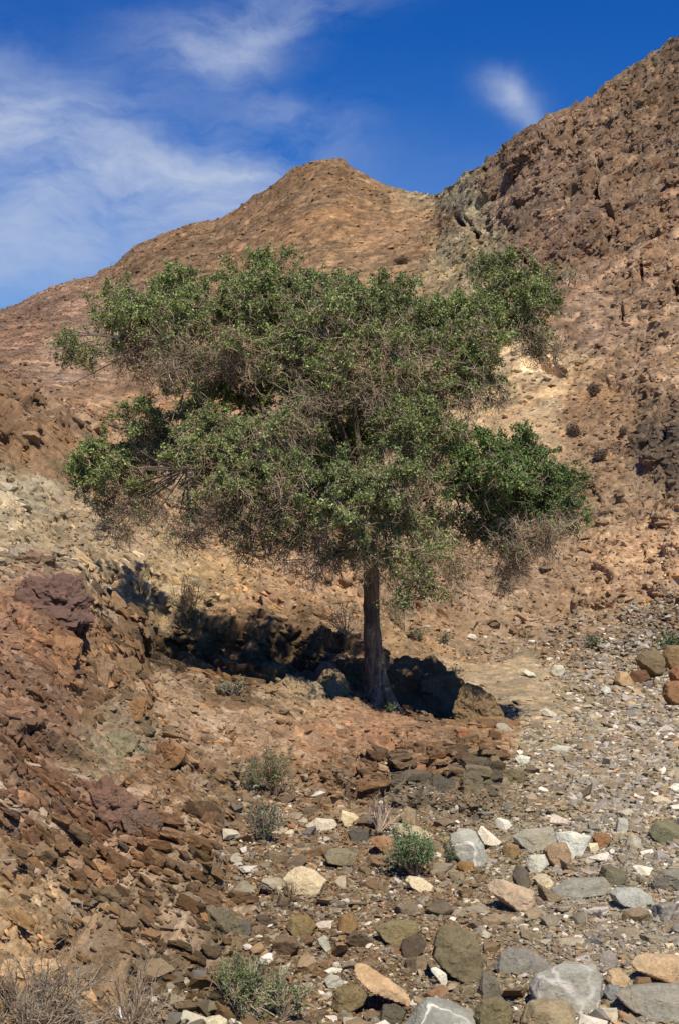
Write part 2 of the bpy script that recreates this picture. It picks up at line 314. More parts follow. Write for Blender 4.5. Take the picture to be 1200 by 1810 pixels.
def cover(px, py):
    px = np.clip(px, -60, 1260); py = np.clip(py, 0, 1880)
    num = 0; den = 1e-12
    for i in range(len(Z)):
        d2 = ((px-Z[i, 0])**2+((py-Z[i, 1])*1.15)**2)/900.+.25
        wgt = 1/d2**2.2; den = den+wgt; num = num+wgt[:, None]*zv[i][None]
    return num/den[:, None]
p0 = P.reshape(-1, 3); n0 = gnormal(P).reshape(-1, 3)
PXs = p0[:, 0]/p0[:, 1]*F+CX; PYs = CY-(p0[:, 2]-H0)/p0[:, 1]*F
jx = fbm(np.stack([PXs, PYs, PXs*0], 1), 1/60., 4, 3)*34; jy = fbm(np.stack([PXs, PYs, PXs*0+9], 1), 1/60., 4, 8)*30
cov = cover(PXs+jx, PYs+jy).astype(np.float32)
D = p0[:, 1]
isfar = np.repeat(np.arange(NR) >= PX[10]+4, NC)
grav, blk, vein = cov[:, 3], cov[:, 4], cov[:, 5]
col = cov[:, :3].copy()
# bedding direction: stretched cells, dipping down to the right in front, upright in the far crag
def basis(ang, tiltb=.3):
    a = R(ang); return np.array([math.cos(a), 0, math.sin(a)]), np.array([-math.sin(a)*math.cos(tiltb), math.sin(tiltb), math.cos(a)*math.cos(tiltb)]), np.array([0, 1, 0])
def stretched(Pp, ang, k):
    a, b_, c_ = basis(ang); return np.stack([Pp@a/k, Pp@b_, Pp@c_], 1).astype(np.float32)
seg = np.clip(D/16., .42, None)              # how big the blocks are: small stones near by, house-sized masses on the hill
near = ~isfar
lodc = np.exp(np.round(np.log(np.clip(D, 5, 120)/6.)/.55)*.55)      # discrete classes so that the cells do not shear
disp = np.zeros(len(D), np.float32); cellv = np.zeros((len(D), 3), np.float32); edgev = np.zeros(len(D), np.float32)
def apply_facets(mask, size, amp, seed, ang, k, cw=0.0, crack=.07, tilt=1.2, fld=None):
    """angular blocks of the given size (m), heights up to amp (m)"""
    global disp, cellv
    idx = np.nonzero(mask)[0]
    if len(idx) == 0: return
    Pp = p0[idx]; Pp = Pp+np.stack([vnoise(Pp, .8/size, seed+50+q) for q in range(3)], 1)*size*.14
    sp_ = 1.75/F*D[idx]; bl = np.clip(2.2*sp_/size, .06, .5); v, h, e = facet(stretched(Pp, ang, k), 1/size, seed, tilt, np.maximum(crack, bl*.8), bl)
    disp[idx] += v*(amp[idx] if hasattr(amp, '__len__') else amp)
    if cw:
        cellv[idx, 0] += (r01(rehash(h, 11))-.5)*cw; cellv[idx, 1] += (r01(rehash(h, 12))-.5)*cw
        if size in (.60, .24, 1.1, .42): edgev[idx] = np.maximum(edgev[idx], 1-np.clip(e/np.maximum(.10, bl*1.1), 0, 1))
fore = near & (np.repeat(np.arange(NR) <= PX[6], NC))
mid = near & ~fore
b1 = np.clip(blk, 0, 1.3)
# large relief
taper = np.repeat(np.clip(abs(np.arange(NR)-PX[13])/45., .12, 1), NC)
disp += np.where(fore, fbm(p0, .8, 4, 21)*.20*np.clip(b1, .1, 1), 0)
disp += np.where(mid, fbm(p0, .35, 4, 22)*.30*np.clip(b1, .12, 1), 0)
disp += np.where(isfar, fbm(p0, .10, 5, 23)*1.0*np.clip(b1, .25, 1)*taper, 0)
apply_facets(fore, .60, .18*b1, 31, -48, 1.6, .6)
apply_facets(fore, .24, .05*b1, 32, -48, 1.5, .7)
apply_facets(fore, .085, .03*(b1*.8+.1), 33, -35, 1.3, .5)
apply_facets(fore & (D < 13), .035, .012*(b1*.4+.6), 34, 0, 1.1, .5)
apply_facets(mid, 1.1, .28*b1, 41, -60, 1.5, .45)
apply_facets(mid, .42, .10*b1, 42, -55, 1.4, .5)
apply_facets(mid, .16, .05*(b1*.8+.2), 43, 0, 1.2, .5)
cragm = isfar
hb = np.clip((b1-.35)*1.4, .0, 1.2)
apply_facets(cragm, 5.5, .42*hb*taper, 51, 80, 1.6, .35)
apply_facets(cragm, 2.2, .34*(hb*.9+.12)*np.clip(taper*1.5, 0, 1), 52, 75, 1.8, .5)
apply_facets(cragm, .9, .20*(hb*.7+.30), 53, 60, 1.4, .6)
apply_facets(cragm, .4, .12*(b1*.5+.45), 54, 0, 1.2, .6)
# clefts and hollows seen in the rock: x, y, half width, half height, lean (deg), depth as a multiple of the half width
CL = [(330,1132,105,26,8,1.0),(520,1165,70,28,10,1.0),(1058,345,5,58,4,3.5),(912,362,12,9,30,2.2),(1010,342,17,8,30,2.6),(826,400,3,16,-25,3),(808,388,3,9,-30,3),(834,414,4,10,0,3),(1092,430,3,18,-10,4),(1006,232,5,26,10,3.5),(1100,560,3,14,0,3),(1138,490,3,22,5,4),(880,385,6,8,0,2),(905,410,10,6,20,2),(930,470,18,4,-45,2.5),
      (1195,520,4,16,0,3),(1080,390,5,8,0,3),(1030,290,4,8,0,3),(840,425,6,10,0,2.5),(865,300,8,5,0,2),(1075,420,3,10,0,3),(1110,320,4,16,0,3),(1000,470,6,3,0,3),(1160,640,5,3,0,3),(895,395,5,5,0,3),(1012,360,5,5,0,2),
      (968,655,22,7,-32,3.0),(988,662,8,6,0,3),(808,1062,8,16,0,3),(1175,760,4,40,12,3),(1165,860,5,14,10,3),(1145,1040,6,4,0,2),(1020,890,10,3,0,2),(1140,965,3,18,10,3),
      (205,1178,3,36,-8,6),(261,1255,3,26,-8,6),(300,1353,22,4,-5,3),(275,1335,6,6,0,3),(135,1285,4,16,0,4),(55,905,20,4,15,2.5),(100,940,3,14,-25,3),(20,770,12,4,10,3),(60,760,6,4,0,3),(225,1395,14,4,30,3),(352,1290,8,3,0,3),(330,1690,16,5,10,3),
      (70,1290,14,4,0,3),(220,1600,5,16,0,3),(375,1700,3,20,0,4),(395,1695,3,16,0,4),(110,1580,8,10,0,3),(60,1430,14,4,10,3),(290,1420,5,8,0,3),(720,1390,4,14,20,3),(815,1400,4,12,30,4),(770,1400,5,10,-20,3),(540,1360,14,4,-50,3),(885,1300,12,4,0,3),(600,1350,10,3,0,3),(455,1110,10,4,-30,3),(470,1065,14,4,-35,3),(680,1390,4,16,10,3),(855,1410,4,16,20,4),(840,1370,8,4,0,3)]
cleft = np.zeros(len(D), np.float32)
for (x, y, hw, hh_, an, k) in CL:
    r_ = max(hw, hh_)*2.2; m = np.nonzero((abs(PXs-x) < r_) & (abs(PYs-y) < r_))[0]
    if not len(m): continue
    dmed = np.median(D[m]); m = m[abs(D[m]-dmed) < dmed*.2]; a = R(an)
    dx = PXs[m]-x+fbm(p0[m]*20/dmed, 1, 3, 77)*hw*1.0; dy = -(PYs[m]-y)
    u = dx*math.cos(a)-dy*math.sin(a); v = dx*math.sin(a)+dy*math.cos(a)
    if abs(an) > 20 and hw > hh_: u, v = dx*math.cos(a)+dy*math.sin(a), -dx*math.sin(a)+dy*math.cos(a)
    g = np.exp(-((u/(hw+.8))**2+(v/(hh_+.8))**2)**3)
    cleft[m] = np.maximum(cleft[m], ((abs(u) < hw+np.where(dmed > 40, 3.5, 1)) & (abs(v) < hh_+np.where(dmed > 40, 2.5, 1)) & (hw < 50)).astype(np.float32)); disp[m] -= g*(min(hw, hh_*1.5)+2)*k*dmed/F*1.9
dg = disp.reshape(NR, NC)
for _ in range(1):
    dg[1:-1] = (dg[:-2]+2*dg[1:-1]+dg[2:])/4; dg[:, 1:-1] = (dg[:, :-2]+2*dg[:, 1:-1]+dg[:, 2:])/4
disp = dg.ravel()
q0 = p0+n0*disp[:, None]
# fine relief along the new normal
n1 = gnormal(q0.reshape(NR, NC, 3)).reshape(-1, 3)
fs = np.where(isfar, 1.6, np.where(mid, 6., 14.)).astype(np.float32)
fd = np.zeros(len(D), np.float32)
for msk, sc, am in ((fore, 14, .012), (mid, 6, .03), (isfar, 1.6, .11)):
    ii = np.nonzero(msk)[0]; fd[ii] = fbm(q0[ii], sc, 3, 61, .6)*am
q0 = q0+n1*fd[:, None]
# colour of each block and blotches of desert varnish, rust and grey
fsz = np.where(isfar, .12, np.where(mid, .45, 1.1)).astype(np.float32)
blot = np.zeros(len(D), np.float32); blot2 = blot.copy()
for msk, sc in ((fore, 1.1), (mid, .45), (isfar, .10)):
    ii = np.nonzero(msk)[0]; blot[ii] = fbm(p0[ii], sc, 5, 71, .6); blot2[ii] = fbm(p0[ii], sc*2.3, 5, 72, .6)
lum = np.exp(cellv[:, 0]*.55+blot*.45)
warmth = cellv[:, 1]*.22+blot2*.22
col *= lum[:, None]
col[:, 0] *= np.exp(warmth*.42); col[:, 2] *= np.exp(-warmth*.55)
pale = np.clip(np.clip((blot2-.28)*3, 0, 1)*np.clip(.3+vein, 0, 1)*.5+edgev*np.clip(vein, 0, 1)*np.clip(.35+blot*1.8, 0, 1)*.75, 0, .9)
pale = np.clip(pale+np.where(fore, .55, .25)*np.clip(vein, 0, 1)*np.clip(.5+blot2*1.5, 0, 1), 0, .9); colb = col.copy()
col = col*(1-pale[:, None])+np.array([.46, .355, .235])*pale[:, None]
hf = np.zeros(len(D), np.float32)
for msk, sc in ((fore, 22.), (mid, 9.), (isfar, 2.2)):
    ii = np.nonzero(msk)[0]; hf[ii] = fbm(q0[ii], sc, 4, 88, .8)
col *= np.exp(hf*np.where(isfar, 1.3, .95))[:, None]
ii = np.arange(NR*NC).reshape(NR, NC)
Fq = np.stack([ii[:-1, :-1], ii[:-1, 1:], ii[1:, 1:], ii[1:, :-1]], -1).reshape(-1, 4)
ter = mesh_np('rocky_ground', q0, Fq, M_TER, True, {'col': ('FLOAT_COLOR', col), 'vein': ('FLOAT', vein*np.where(isfar, .25, 1))})
tag(ter, kind='structure')
G = q0; GN = gnormal(q0.reshape(NR, NC, 3)).reshape(-1, 3)
gpx = G[:, 0]/G[:, 1]*F+CX; gpy = CY-(G[:, 2]-H0)/G[:, 1]*F
# the plain that carries the land on to the horizon
pm, pt, pb, po = base_mat('desert_plain'); pn = N(pt, 'ShaderNodeNewGeometry'); rock_nodes(pt, pb, N(pt, 'ShaderNodeRGB').outputs[0], pn.outputs['Position'], .2)
for n in pt.nodes:
    if n.type == 'RGB': n.outputs[0].default_value = (.26, .19, .13, 1)
s = 3000.; pl = mesh_np('desert_plain', [(-s, -s, -3.6), (s, -s, -3.6), (s, s, -3.6), (-s, s, -3.6)], [(0, 1, 2, 3)], pm); tag(pl, kind='structure')

order_far = np.argsort(gpx, kind='stable'); gxs = gpx[order_far]
def spot(x, y, dmax=1e9, dmin=0):
    """the point of the ground seen at (x, y)"""
    lo = np.searchsorted(gxs, x-9); hi = np.searchsorted(gxs, x+9); c = order_far[lo:hi]
    c = c[(abs(gpy[c]-y) < 14) & (G[c, 1] < dmax) & (G[c, 1] > dmin)]
    if not len(c): c = order_far[lo:hi]
    sc = (gpx[c]-x)**2+(gpy[c]-y)**2; c = c[sc <= max(9, sc.min()+1)]
    i = c[np.argmin(G[c, 1])]
    return G[i].astype(float), GN[i].astype(float)

# ------------------------------------------------------------------ stones
def ico(n):
    bm = bmesh.new(); bmesh.ops.create_icosphere(bm, subdivisions=n, radius=1)
    v = np.array([x.co[:] for x in bm.verts]); v /= np.linalg.norm(v, axis=1, keepdims=True)
    f = np.array([[y.index for y in x.verts] for x in bm.faces]); bm.free(); return v, f
ICO = {1: ico(1), 2: ico(2), 3: ico(3), 4: ico(4), 5: ico(5)}
def poly_stone(dirs, nrm, dst, soft=30., r=None):
    """distance along each direction to a many-sided solid with slightly worn edges"""
    c = dirs@nrm.T; inv = np.clip(c, 1e-4, None)/dst[None]
    return 1/((inv**soft).sum(1)**(1/soft))
def rand_planes(n, sq=(1, 1, 1)):
    v = rng.normal(size=(n, 3)); v = np.concatenate([v, [[1, 0, 0], [-1, 0, 0], [0, 1, 0], [0, -1, 0], [0, 0, 1], [0, 0, -1]]+rng.normal(size=(6, 3))*.25])
    v /= np.linalg.norm(v, axis=1, keepdims=True)
    return v, rng.uniform(.62, 1.0, len(v))
def stone_np(lv, soft=24, n=9, rough=.03):
    dv, f = ICO[lv]; nr, ds = rand_planes(n)
    r = poly_stone(dv, nr, ds, soft)
    V = dv*r[:, None]
    if rough and lv > 2: V = V*(1+(fbm(V.astype(np.float32)+rng.uniform(0, 50), 2.2, 4, 5)*rough*2.0))[:, None]
    V /= np.abs(V).max(0)
    return V, f
def hull_np(n):
    bm = bmesh.new(); p = rng.normal(size=(n, 3)); p /= np.linalg.norm(p, axis=1, keepdims=True); p *= rng.uniform(.75, 1, (n, 1))
    for q in p: bm.verts.new(q)
    bmesh.ops.convex_hull(bm, input=bm.verts); bmesh.ops.triangulate(bm, faces=bm.faces)
    bmesh.ops.delete(bm, geom=[v for v in bm.verts if not v.link_faces], context='VERTS'); bm.verts.index_update()
    v = np.array([x.co[:] for x in bm.verts]); f = np.array([[y.index for y in x.verts] for x in bm.faces]); bm.free(); v /= np.abs(v).max(0); return v, f
def unit3(v): return v/np.linalg.norm(v, axis=1, keepdims=True)
def outline_stone(poly, depth, lv=5, soft=26, seed=0, rough=.035):
    soft = soft*2.6; rough = rough*1.25; lv = max(lv, 5)
    """solid with the given convex front outline ((x, z), metres round its middle) and thickness"""
    rg = np.random.default_rng(seed); nr = []; ds = []
    n = len(poly); pc = np.array(poly, float); area = sum(pc[i, 0]*pc[(i+1) % n, 1]-pc[(i+1) % n, 0]*pc[i, 1] for i in range(n))
    if area < 0: pc = pc[::-1]
    for i in range(n):
        a, b_ = pc[i], pc[(i+1) % n]; e = b_-a; L = np.linalg.norm(e)
        if L < 1e-6: continue
        o_ = np.array([e[1], -e[0]])/L; d = a@o_
        if d <= 1e-3: d = 1e-3
        for tl in (rg.uniform(.12, .4), -rg.uniform(.1, .35)):
            m = np.array([o_[0], -tl, o_[1]]); m /= np.linalg.norm(m); nr.append(m); ds.append(d/math.sqrt(1+tl*tl)*(1+abs(tl)*.10))
    sz = np.abs(pc).max()
    for k in range(5):
        m = np.array([rg.normal()*.35, -1, abs(rg.normal())*.6+.15]); m /= np.linalg.norm(m); nr.append(m); ds.append(depth*rg.uniform(.42, .55))
        m = np.array([rg.normal()*.4, 1, rg.normal()*.4]); m /= np.linalg.norm(m); nr.append(m); ds.append(depth*rg.uniform(.42, .55))
    dv, f = ICO[lv]; st = np.array([np.ptp(pc[:, 0])/2, depth/2, np.ptp(pc[:, 1])/2]); dd = dv*st; dd /= np.linalg.norm(dd, axis=1, keepdims=True)
    r = poly_stone(dd, np.array(nr), np.array(ds), soft)
    V = dd*r[:, None]; q = V.astype(np.float32)/st.mean()+seed*3.1
    V = V*(1+fbm(q, 1.6, 6, seed, .62)*rough*2.0)[:, None]
    fc, _, _ = facet(q, 1.9, seed+9, 1.2, .06, .10); f3, _, _ = facet(q, 5.5, seed+19, 1.2, .1, .2); V = V+unit3(V)*((fc*.8+f3*.3)*rough*st.mean())[:, None]
    return V, f
BOULD = []
def rock(name, label, cat, pts, colr, depth=None, sink=.12, vein=False, D=None, lift=0, soft=26, rough=.035, group=None, seed=None, key=None, lv=4, push=0):
    """a rock whose outline is seen at the given photo points, standing where its foot meets the ground"""
    p = np.array(pts, float); x0, x1 = p[:, 0].min(), p[:, 0].max(); y0, y1 = p[:, 1].min(), p[:, 1].max()
    cx, cy = (x0+x1)/2, (y0+y1)/2
    if D is None:
        D = spot(cx, y1-2)[0][1]
    wd = (x1-x0)*D/F; ht = (y1-y0)*D/F
    dp = depth*wd if depth else min(wd, ht*1.6)*.9
    Dc = D+dp*.38+push
    sc = Dc/F
    poly = [((a-cx)*sc, (cy-b_)*sc) for a, b_ in p]
    low = min(q[1] for q in poly); poly = [(a, b_ if b_ > low*.6 else b_-sink*ht) for a, b_ in poly]
    sd_ = seed if seed is not None else int(x0*7+y0) % 9973
    V, f = outline_stone(poly, dp, lv, soft, sd_, rough)
    o = mesh_np(name, V, f, M_VEIN if vein else M_STONE, False)
    base = V[:, 2].min(); V2 = V.copy(); V2[:, 2] -= base; o.data.vertices.foreach_set('co', V2.astype(np.float32).ravel()); o.data.update()
    o.location = ((cx-CX)*sc, Dc, H0-(cy-CY)*sc+base+lift)
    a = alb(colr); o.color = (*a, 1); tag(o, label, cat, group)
    BOULD.append((cx, cy, (x1-x0)/2, (y1-y0)/2, key))
    return o
W_, CR, GY, LG, TN, BR, RB, OL, DK = (222,212,196), (205,180,150), (138,134,128), (172,168,160), (176,146,112), (136,102,72), (158,108,74), (136,120,90), (92,80,68)
# --- the rocks one can pick out
rock('boulder','upright pale grey boulder with white streaks beside the small leafy green bush','boulder',[(796,1478),(815,1466),(836,1466),(852,1492),(862,1516),(850,1530),(822,1528),(800,1510),(794,1492)],LG,vein=True,depth=.6,key='the upright pale grey boulder')
rock('boulder','long pinkish tan slab of rock lying tilted right of centre on the gravel','boulder',[(846,1555),(862,1550),(905,1562),(942,1574),(944,1598),(925,1612),(905,1603),(870,1580)],(186,158,134),depth=.5,key='the long pinkish slab')
rock('boulder','large grey boulder crossed by thick white veins near the lower right corner','boulder',[(936,1745),(948,1722),(990,1706),(1050,1708),(1064,1730),(1062,1762),(1040,1785),(1000,1790),(960,1782),(940,1765)],(160,154,146),vein=True,depth=.7,key='the big white-veined boulder',lv=5,rough=.03)
rock('boulder','rounded tan brown boulder in front of the big white-veined one','boulder',[(925,1790),(940,1772),(970,1766),(1005,1772),(1018,1790),(1012,1812),(985,1825),(930,1822),(918,1805)],(152,132,104),depth=.8,soft=14,key='the rounded tan boulder')
rock('boulder','long peach coloured boulder with a crease at the right edge of the picture','boulder',[(1110,1695),(1125,1685),(1180,1688),(1240,1700),(1250,1735),(1200,1742),(1150,1728),(1118,1712)],(186,154,122),depth=.5,soft=16,key='the peach boulder')
rock('boulder','wide grey boulder with a pale lilac top at the lower right edge','boulder',[(1086,1758),(1110,1746),(1160,1742),(1230,1740),(1260,1770),(1230,1800),(1150,1796),(1105,1778)],(146,138,128),depth=.6,soft=15,key='the wide grey boulder')
rock('boulder','grey boulder with fine white veins cut by the bottom edge of the picture','boulder',[(714,1812),(735,1782),(752,1768),(800,1780),(838,1794),(850,1830),(780,1850),(715,1850)],(146,142,136),vein=True,depth=.7,key='the veined boulder at the bottom edge')
rock('boulder','long cream tan block lying diagonally near the bottom of the picture','boulder',[(617,1735),(625,1708),(648,1706),(700,1740),(728,1762),(729,1778),(718,1790),(690,1775),(650,1748)],(196,160,122),depth=.45,key='the long cream block')
rock('boulder','smooth slate grey boulder behind the big white-veined one','boulder',[(872,1705),(880,1680),(895,1672),(940,1682),(978,1706),(974,1716),(930,1718),(880,1716)],(132,126,122),depth=.5,key='the smooth slate grey boulder')
rock('boulder','big olive brown block of rock with mossy stains in the lower middle','boulder',[(770,1650),(785,1635),(825,1640),(845,1665),(852,1700),(846,1735),(820,1728),(780,1712),(762,1690)],(118,104,80),depth=.6,key='the olive brown block',rough=.05)
rock('boulder','flat olive coloured slab jutting to the left in the lower middle','boulder',[(660,1640),(690,1628),(735,1627),(741,1645),(730,1658),(700,1668),(680,1660)],(136,120,86),depth=.6,key='the flat olive slab')
rock('boulder','dark brown block tucked under the right end of the flat olive slab','boulder',[(706,1672),(712,1660),(745,1650),(752,1668),(745,1684),(722,1695),(706,1688)],(88,76,66),depth=.7,key='the dark brown block')
rock('stone','white sliver of rock in a dark gap below the olive brown block','stone',[(757,1710),(768,1708),(788,1722),(792,1738),(782,1740),(765,1722)],W_,depth=.5,key='the white sliver')
rock('boulder','cream white boulder alone on brown soil left of centre','boulder',[(500,1558),(520,1540),(535,1536),(560,1546),(576,1560),(570,1576),(548,1584),(515,1580)],(214,192,158),depth=.6,key='the lone cream boulder',lift=.02)
rock('boulder','cream coloured rock in front of the small leafy green bush','boulder',[(716,1556),(722,1548),(745,1552),(765,1566),(764,1576),(740,1576),(720,1566)],(210,192,162),depth=.6,key='the cream rock before the bush')
rock('boulder','flat cream slab behind the small leafy green bush','boulder',[(692,1463),(705,1455),(740,1462),(765,1476),(755,1484),(715,1478),(698,1472)],(190,170,138),depth=.6,key='the flat cream slab')
rock('boulder','bright white jagged rock behind the upright pale grey boulder','boulder',[(842,1470),(848,1456),(862,1468),(886,1486),(880,1494),(850,1488)],W_,depth=.6,key='the bright white jagged rock')
rock('stone','white rock on gravel right of the bright white jagged rock','stone',[(873,1450),(878,1445),(898,1450),(905,1460),(895,1468),(876,1462)],(214,208,198),depth=.6,key='the small white rock')
rock('boulder','broad pale grey slab with white stripes bedded flat in the gravel','boulder',[(905,1478),(925,1466),(975,1462),(985,1485),(975,1502),(935,1500),(910,1490)],(164,158,146),vein=True,depth=.7,key='the broad striped slab')
rock('boulder','bright bluish white flat slab right of the broad striped slab','boulder',[(980,1472),(1010,1470),(1044,1478),(1040,1490),(1028,1514),(1005,1512),(985,1492)],(208,204,196),depth=.7,key='the bluish white slab')
rock('boulder','round tan brown boulder below the bluish white slab','boulder',[(960,1502),(975,1490),(1000,1490),(1010,1510),(1002,1532),(975,1528),(960,1515)],(162,132,104),depth=.8,soft=14,key='the round tan boulder')
rock('boulder','small pale wedge of rock left of the round tan boulder','stone',[(928,1528),(935,1512),(962,1510),(970,1528),(955,1540),(935,1538)],(200,192,178),depth=.8,key='the pale wedge')
rock('boulder','rounded cream stone half buried in front of the pale wedge','stone',[(940,1553),(950,1544),(965,1546),(978,1560),(970,1567),(948,1564)],(204,184,154),depth=.8,soft=14,key='the half-buried cream stone')
rock('boulder','long flat grey rock half sunk in gravel right of the pinkish slab','boulder',[(972,1570),(1000,1556),(1070,1552),(1080,1570),(1060,1580),(1010,1586),(975,1584)],(148,142,134),depth=.5,soft=14,key='the long sunken grey rock')
rock('boulder','elongated light grey boulder with a dark shadow under it at right','boulder',[(1076,1578),(1090,1569),(1130,1570),(1152,1585),(1158,1600),(1130,1604),(1100,1598),(1080,1588)],(166,162,156),depth=.5,key='the elongated light grey boulder')
rock('stone','rusty brown angular stone behind the bluish white slab','stone',[(1045,1480),(1052,1472),(1075,1474),(1081,1482),(1068,1496),(1050,1494)],(150,106,70),depth=.8,key='the rusty brown stone')
rock('stone','small cream cube of stone beside the rusty brown stone','stone',[(1037,1496),(1040,1490),(1055,1490),(1058,1500),(1048,1505),(1038,1504)],(216,198,164),depth=.8,key='the small cream stone')
rock('stone','ochre wedge of rock touching the upright pale grey boulder','stone',[(806,1528),(812,1522),(836,1524),(838,1538),(820,1540),(808,1535)],(150,112,66),depth=.8,key='the ochre wedge')
rock('boulder','ochre brown rock at the left end of the broad striped slab','boulder',[(886,1500),(895,1488),(915,1494),(919,1508),(905,1516),(890,1514)],(146,116,80),depth=.8,key='the ochre brown rock')
rock('boulder','dark grey rock before the half-buried cream stone','boulder',[(905,1545),(912,1528),(930,1536),(938,1560),(925,1570),(908,1562)],(100,92,82),depth=.8,key='the dark grey rock')
rock('boulder','reddish tan broken block left of the small leafy green bush','boulder',[(652,1484),(665,1478),(692,1480),(696,1500),(686,1512),(668,1500)],(160,116,84),depth=.8,key='the reddish block')
rock('boulder','grey brown rock with a shaded underside left of the bush','boulder',[(572,1515),(580,1506),(615,1506),(630,1516),(628,1532),(600,1534),(580,1530)],(136,122,98),depth=.7,lift=.02,key='the grey brown rock')
rock('boulder','cream white slab in front of the foot of the central outcrop','boulder',[(598,1446),(604,1432),(625,1438),(640,1450),(625,1458),(604,1458)],(206,188,156),depth=.7,key='the cream white slab')
rock('boulder','pale pinkish white slab left of the cream white slab','boulder',[(540,1460),(560,1446),(590,1448),(598,1460),(580,1468),(550,1468)],(212,194,172),depth=.7,key='the pinkish white slab')
rock('boulder','tan upright block behind the flat cream slab','boulder',[(706,1440),(718,1425),(734,1432),(740,1460),(722,1462),(708,1455)],(150,126,98),depth=.8,key='the tan upright block')
rock('boulder','dark slate blocky rock at the foot of the central outcrop','boulder',[(614,1472),(625,1464),(650,1468),(652,1482),(640,1488),(620,1484)],(92,84,76),depth=.8,key='the dark slate rock')
rock('boulder','orange brown lump of rock left of the flat olive slab','boulder',[(596,1640),(602,1618),(622,1614),(634,1636),(625,1648),(605,1646)],(142,110,70),depth=.8,key='the orange brown lump')
rock('boulder','wide olive tan rock below the lone cream boulder','boulder',[(506,1640),(515,1622),(545,1618),(560,1636),(552,1652),(520,1656)],(132,112,76),depth=.8,key='the wide olive tan rock')
rock('stone','pale grey upright flake left of the orange brown lump','stone',[(561,1655),(568,1650),(580,1658),(586,1675),(575,1680),(563,1668)],(184,176,160),depth=.6,key='the pale flake')
rock('stone','bright white thin flake of stone lying left of the long cream block','stone',[(574,1716),(585,1711),(605,1713),(600,1719),(580,1720)],(220,214,200),depth=.6,key='the bright white flake')
rock('stone','pale grey oval stone under the bright white thin flake','stone',[(572,1732),(585,1722),(600,1726),(608,1740),(595,1746),(578,1742)],(178,172,162),depth=.8,soft=14,key='the pale grey oval stone')
rock('boulder','rounded cream stone cut by the bottom edge left of the leafy bush','boulder',[(358,1815),(365,1800),(385,1795),(402,1803),(404,1825),(370,1832)],(204,192,166),depth=.8,soft=14,key='the cream stone at the bottom edge')
rock('boulder','dark grey slab of rock standing left of the green bottom bush','boulder',[(408,1645),(420,1622),(445,1632),(448,1646),(425,1650)],(102,94,82),depth=.8,key='the dark grey slab')
rock('boulder','mossy brown boulder at the left end of the long cream block','boulder',[(585,1780),(596,1748),(630,1742),(650,1758),(640,1778),(610,1790)],(124,108,76),depth=.8,rough=.05,key='the mossy brown boulder')
rock('boulder','dark knobbly rock below the long cream block','boulder',[(668,1800),(676,1778),(700,1774),(716,1788),(712,1802),(690,1808)],(96,88,76),depth=.9,rough=.06,key='the dark knobbly rock')
rock('stone','cream stone left of the peach boulder above a dark gap','stone',[(1068,1730),(1075,1716),(1095,1712),(1112,1728),(1108,1744),(1080,1740)],(186,156,120),depth=.9,soft=16,key='the cream stone beside the peach boulder')
rock('stone','small brown stone wedged under the peach boulder','stone',[(1118,1740),(1125,1728),(1148,1728),(1152,1740),(1140,1750),(1122,1748)],(124,96,72),depth=.9,key='the wedged brown stone')
rock('stone','blue grey stone between the veined and the wide grey boulder','stone',[(1065,1752),(1075,1740),(1095,1744),(1098,1756),(1082,1766),(1068,1762)],(124,124,130),depth=.9,soft=14,key='the blue grey stone')
rock('boulder','olive grey boulder half buried near the right edge','boulder',[(1145,1470),(1160,1452),(1185,1450),(1205,1462),(1200,1482),(1165,1488),(1148,1480)],(122,116,90),depth=.8,soft=16,key='the olive grey boulder')
rock('boulder','light grey upright stone on gravel below the olive grey boulder','stone',[(1085,1470),(1092,1445),(1108,1448),(1110,1465),(1098,1474)],(176,168,158),depth=.8,key='the light grey upright stone')
rock('boulder','dark rock with black shaded side right of the sunken grey rock','boulder',[(1058,1552),(1064,1530),(1080,1530),(1105,1540),(1110,1555),(1075,1562)],(112,104,84),depth=.9,key='the dark shaded rock')
rock('stone','grey rock at the right edge behind the elongated light grey boulder','boulder',[(1150,1560),(1170,1540),(1220,1536),(1240,1560),(1200,1572),(1160,1570)],(136,130,118),depth=.7,key='the grey rock at the right edge')
rock('boulder','leaning grey slab half buried right of the olive brown block','boulder',[(845,1742),(858,1715),(880,1735),(888,1760),(860,1768),(842,1758)],(116,106,94),depth=.8,key='the leaning slab')
rock('boulder','mossy brown grey boulder left of the rounded tan boulder','boulder',[(838,1795),(850,1768),(885,1762),(905,1785),(905,1830),(850,1830)],(120,106,78),depth=.8,rough=.05,key='the mossy grey boulder')
# masses standing out of the left outcrop
def mass(label, pts, colr, key, rough=.11, seed=None, lv=5):
    p = np.array(pts, float); cx, cy = p[:, 0].mean(), p[:, 1].mean(); Dm = spot(cx, cy)[0][1]; wd = np.ptp(p[:, 0])*Dm/F
    return rock('outcrop_rock', label, 'rock', pts, colr, depth=.6, D=Dm, rough=rough, key=key, lv=lv, push=-.20*wd, sink=0, seed=seed)
mass('big olive grey slab set in the reddish outcrop on the left', [(165,1275),(200,1262),(240,1300),(272,1345),(265,1375),(215,1395),(180,1370),(166,1320)], (130,118,94), 'the olive grey slab')
mass('dark purple brown rock mass at the upper left end of the outcrop', [(25,1060),(60,1016),(125,1018),(165,1065),(170,1100),(100,1120),(40,1110)], (112,84,76), 'the purple rock mass', .13)
mass('orange brown upright rock below the purple rock mass', [(92,1125),(128,1105),(146,1130),(138,1178),(110,1190),(90,1160)], (154,112,80), 'the orange upright rock')
mass('pinkish brown tall rock left of the black vertical crack', [(165,1150),(196,1125),(207,1140),(202,1190),(196,1238),(175,1232),(160,1180)], (142,110,86), 'the tall pinkish rock')
mass('brown tall rock right of the black vertical crack', [(214,1142),(236,1138),(252,1165),(244,1215),(222,1236),(209,1228)], (130,102,74), 'the tall brown rock')
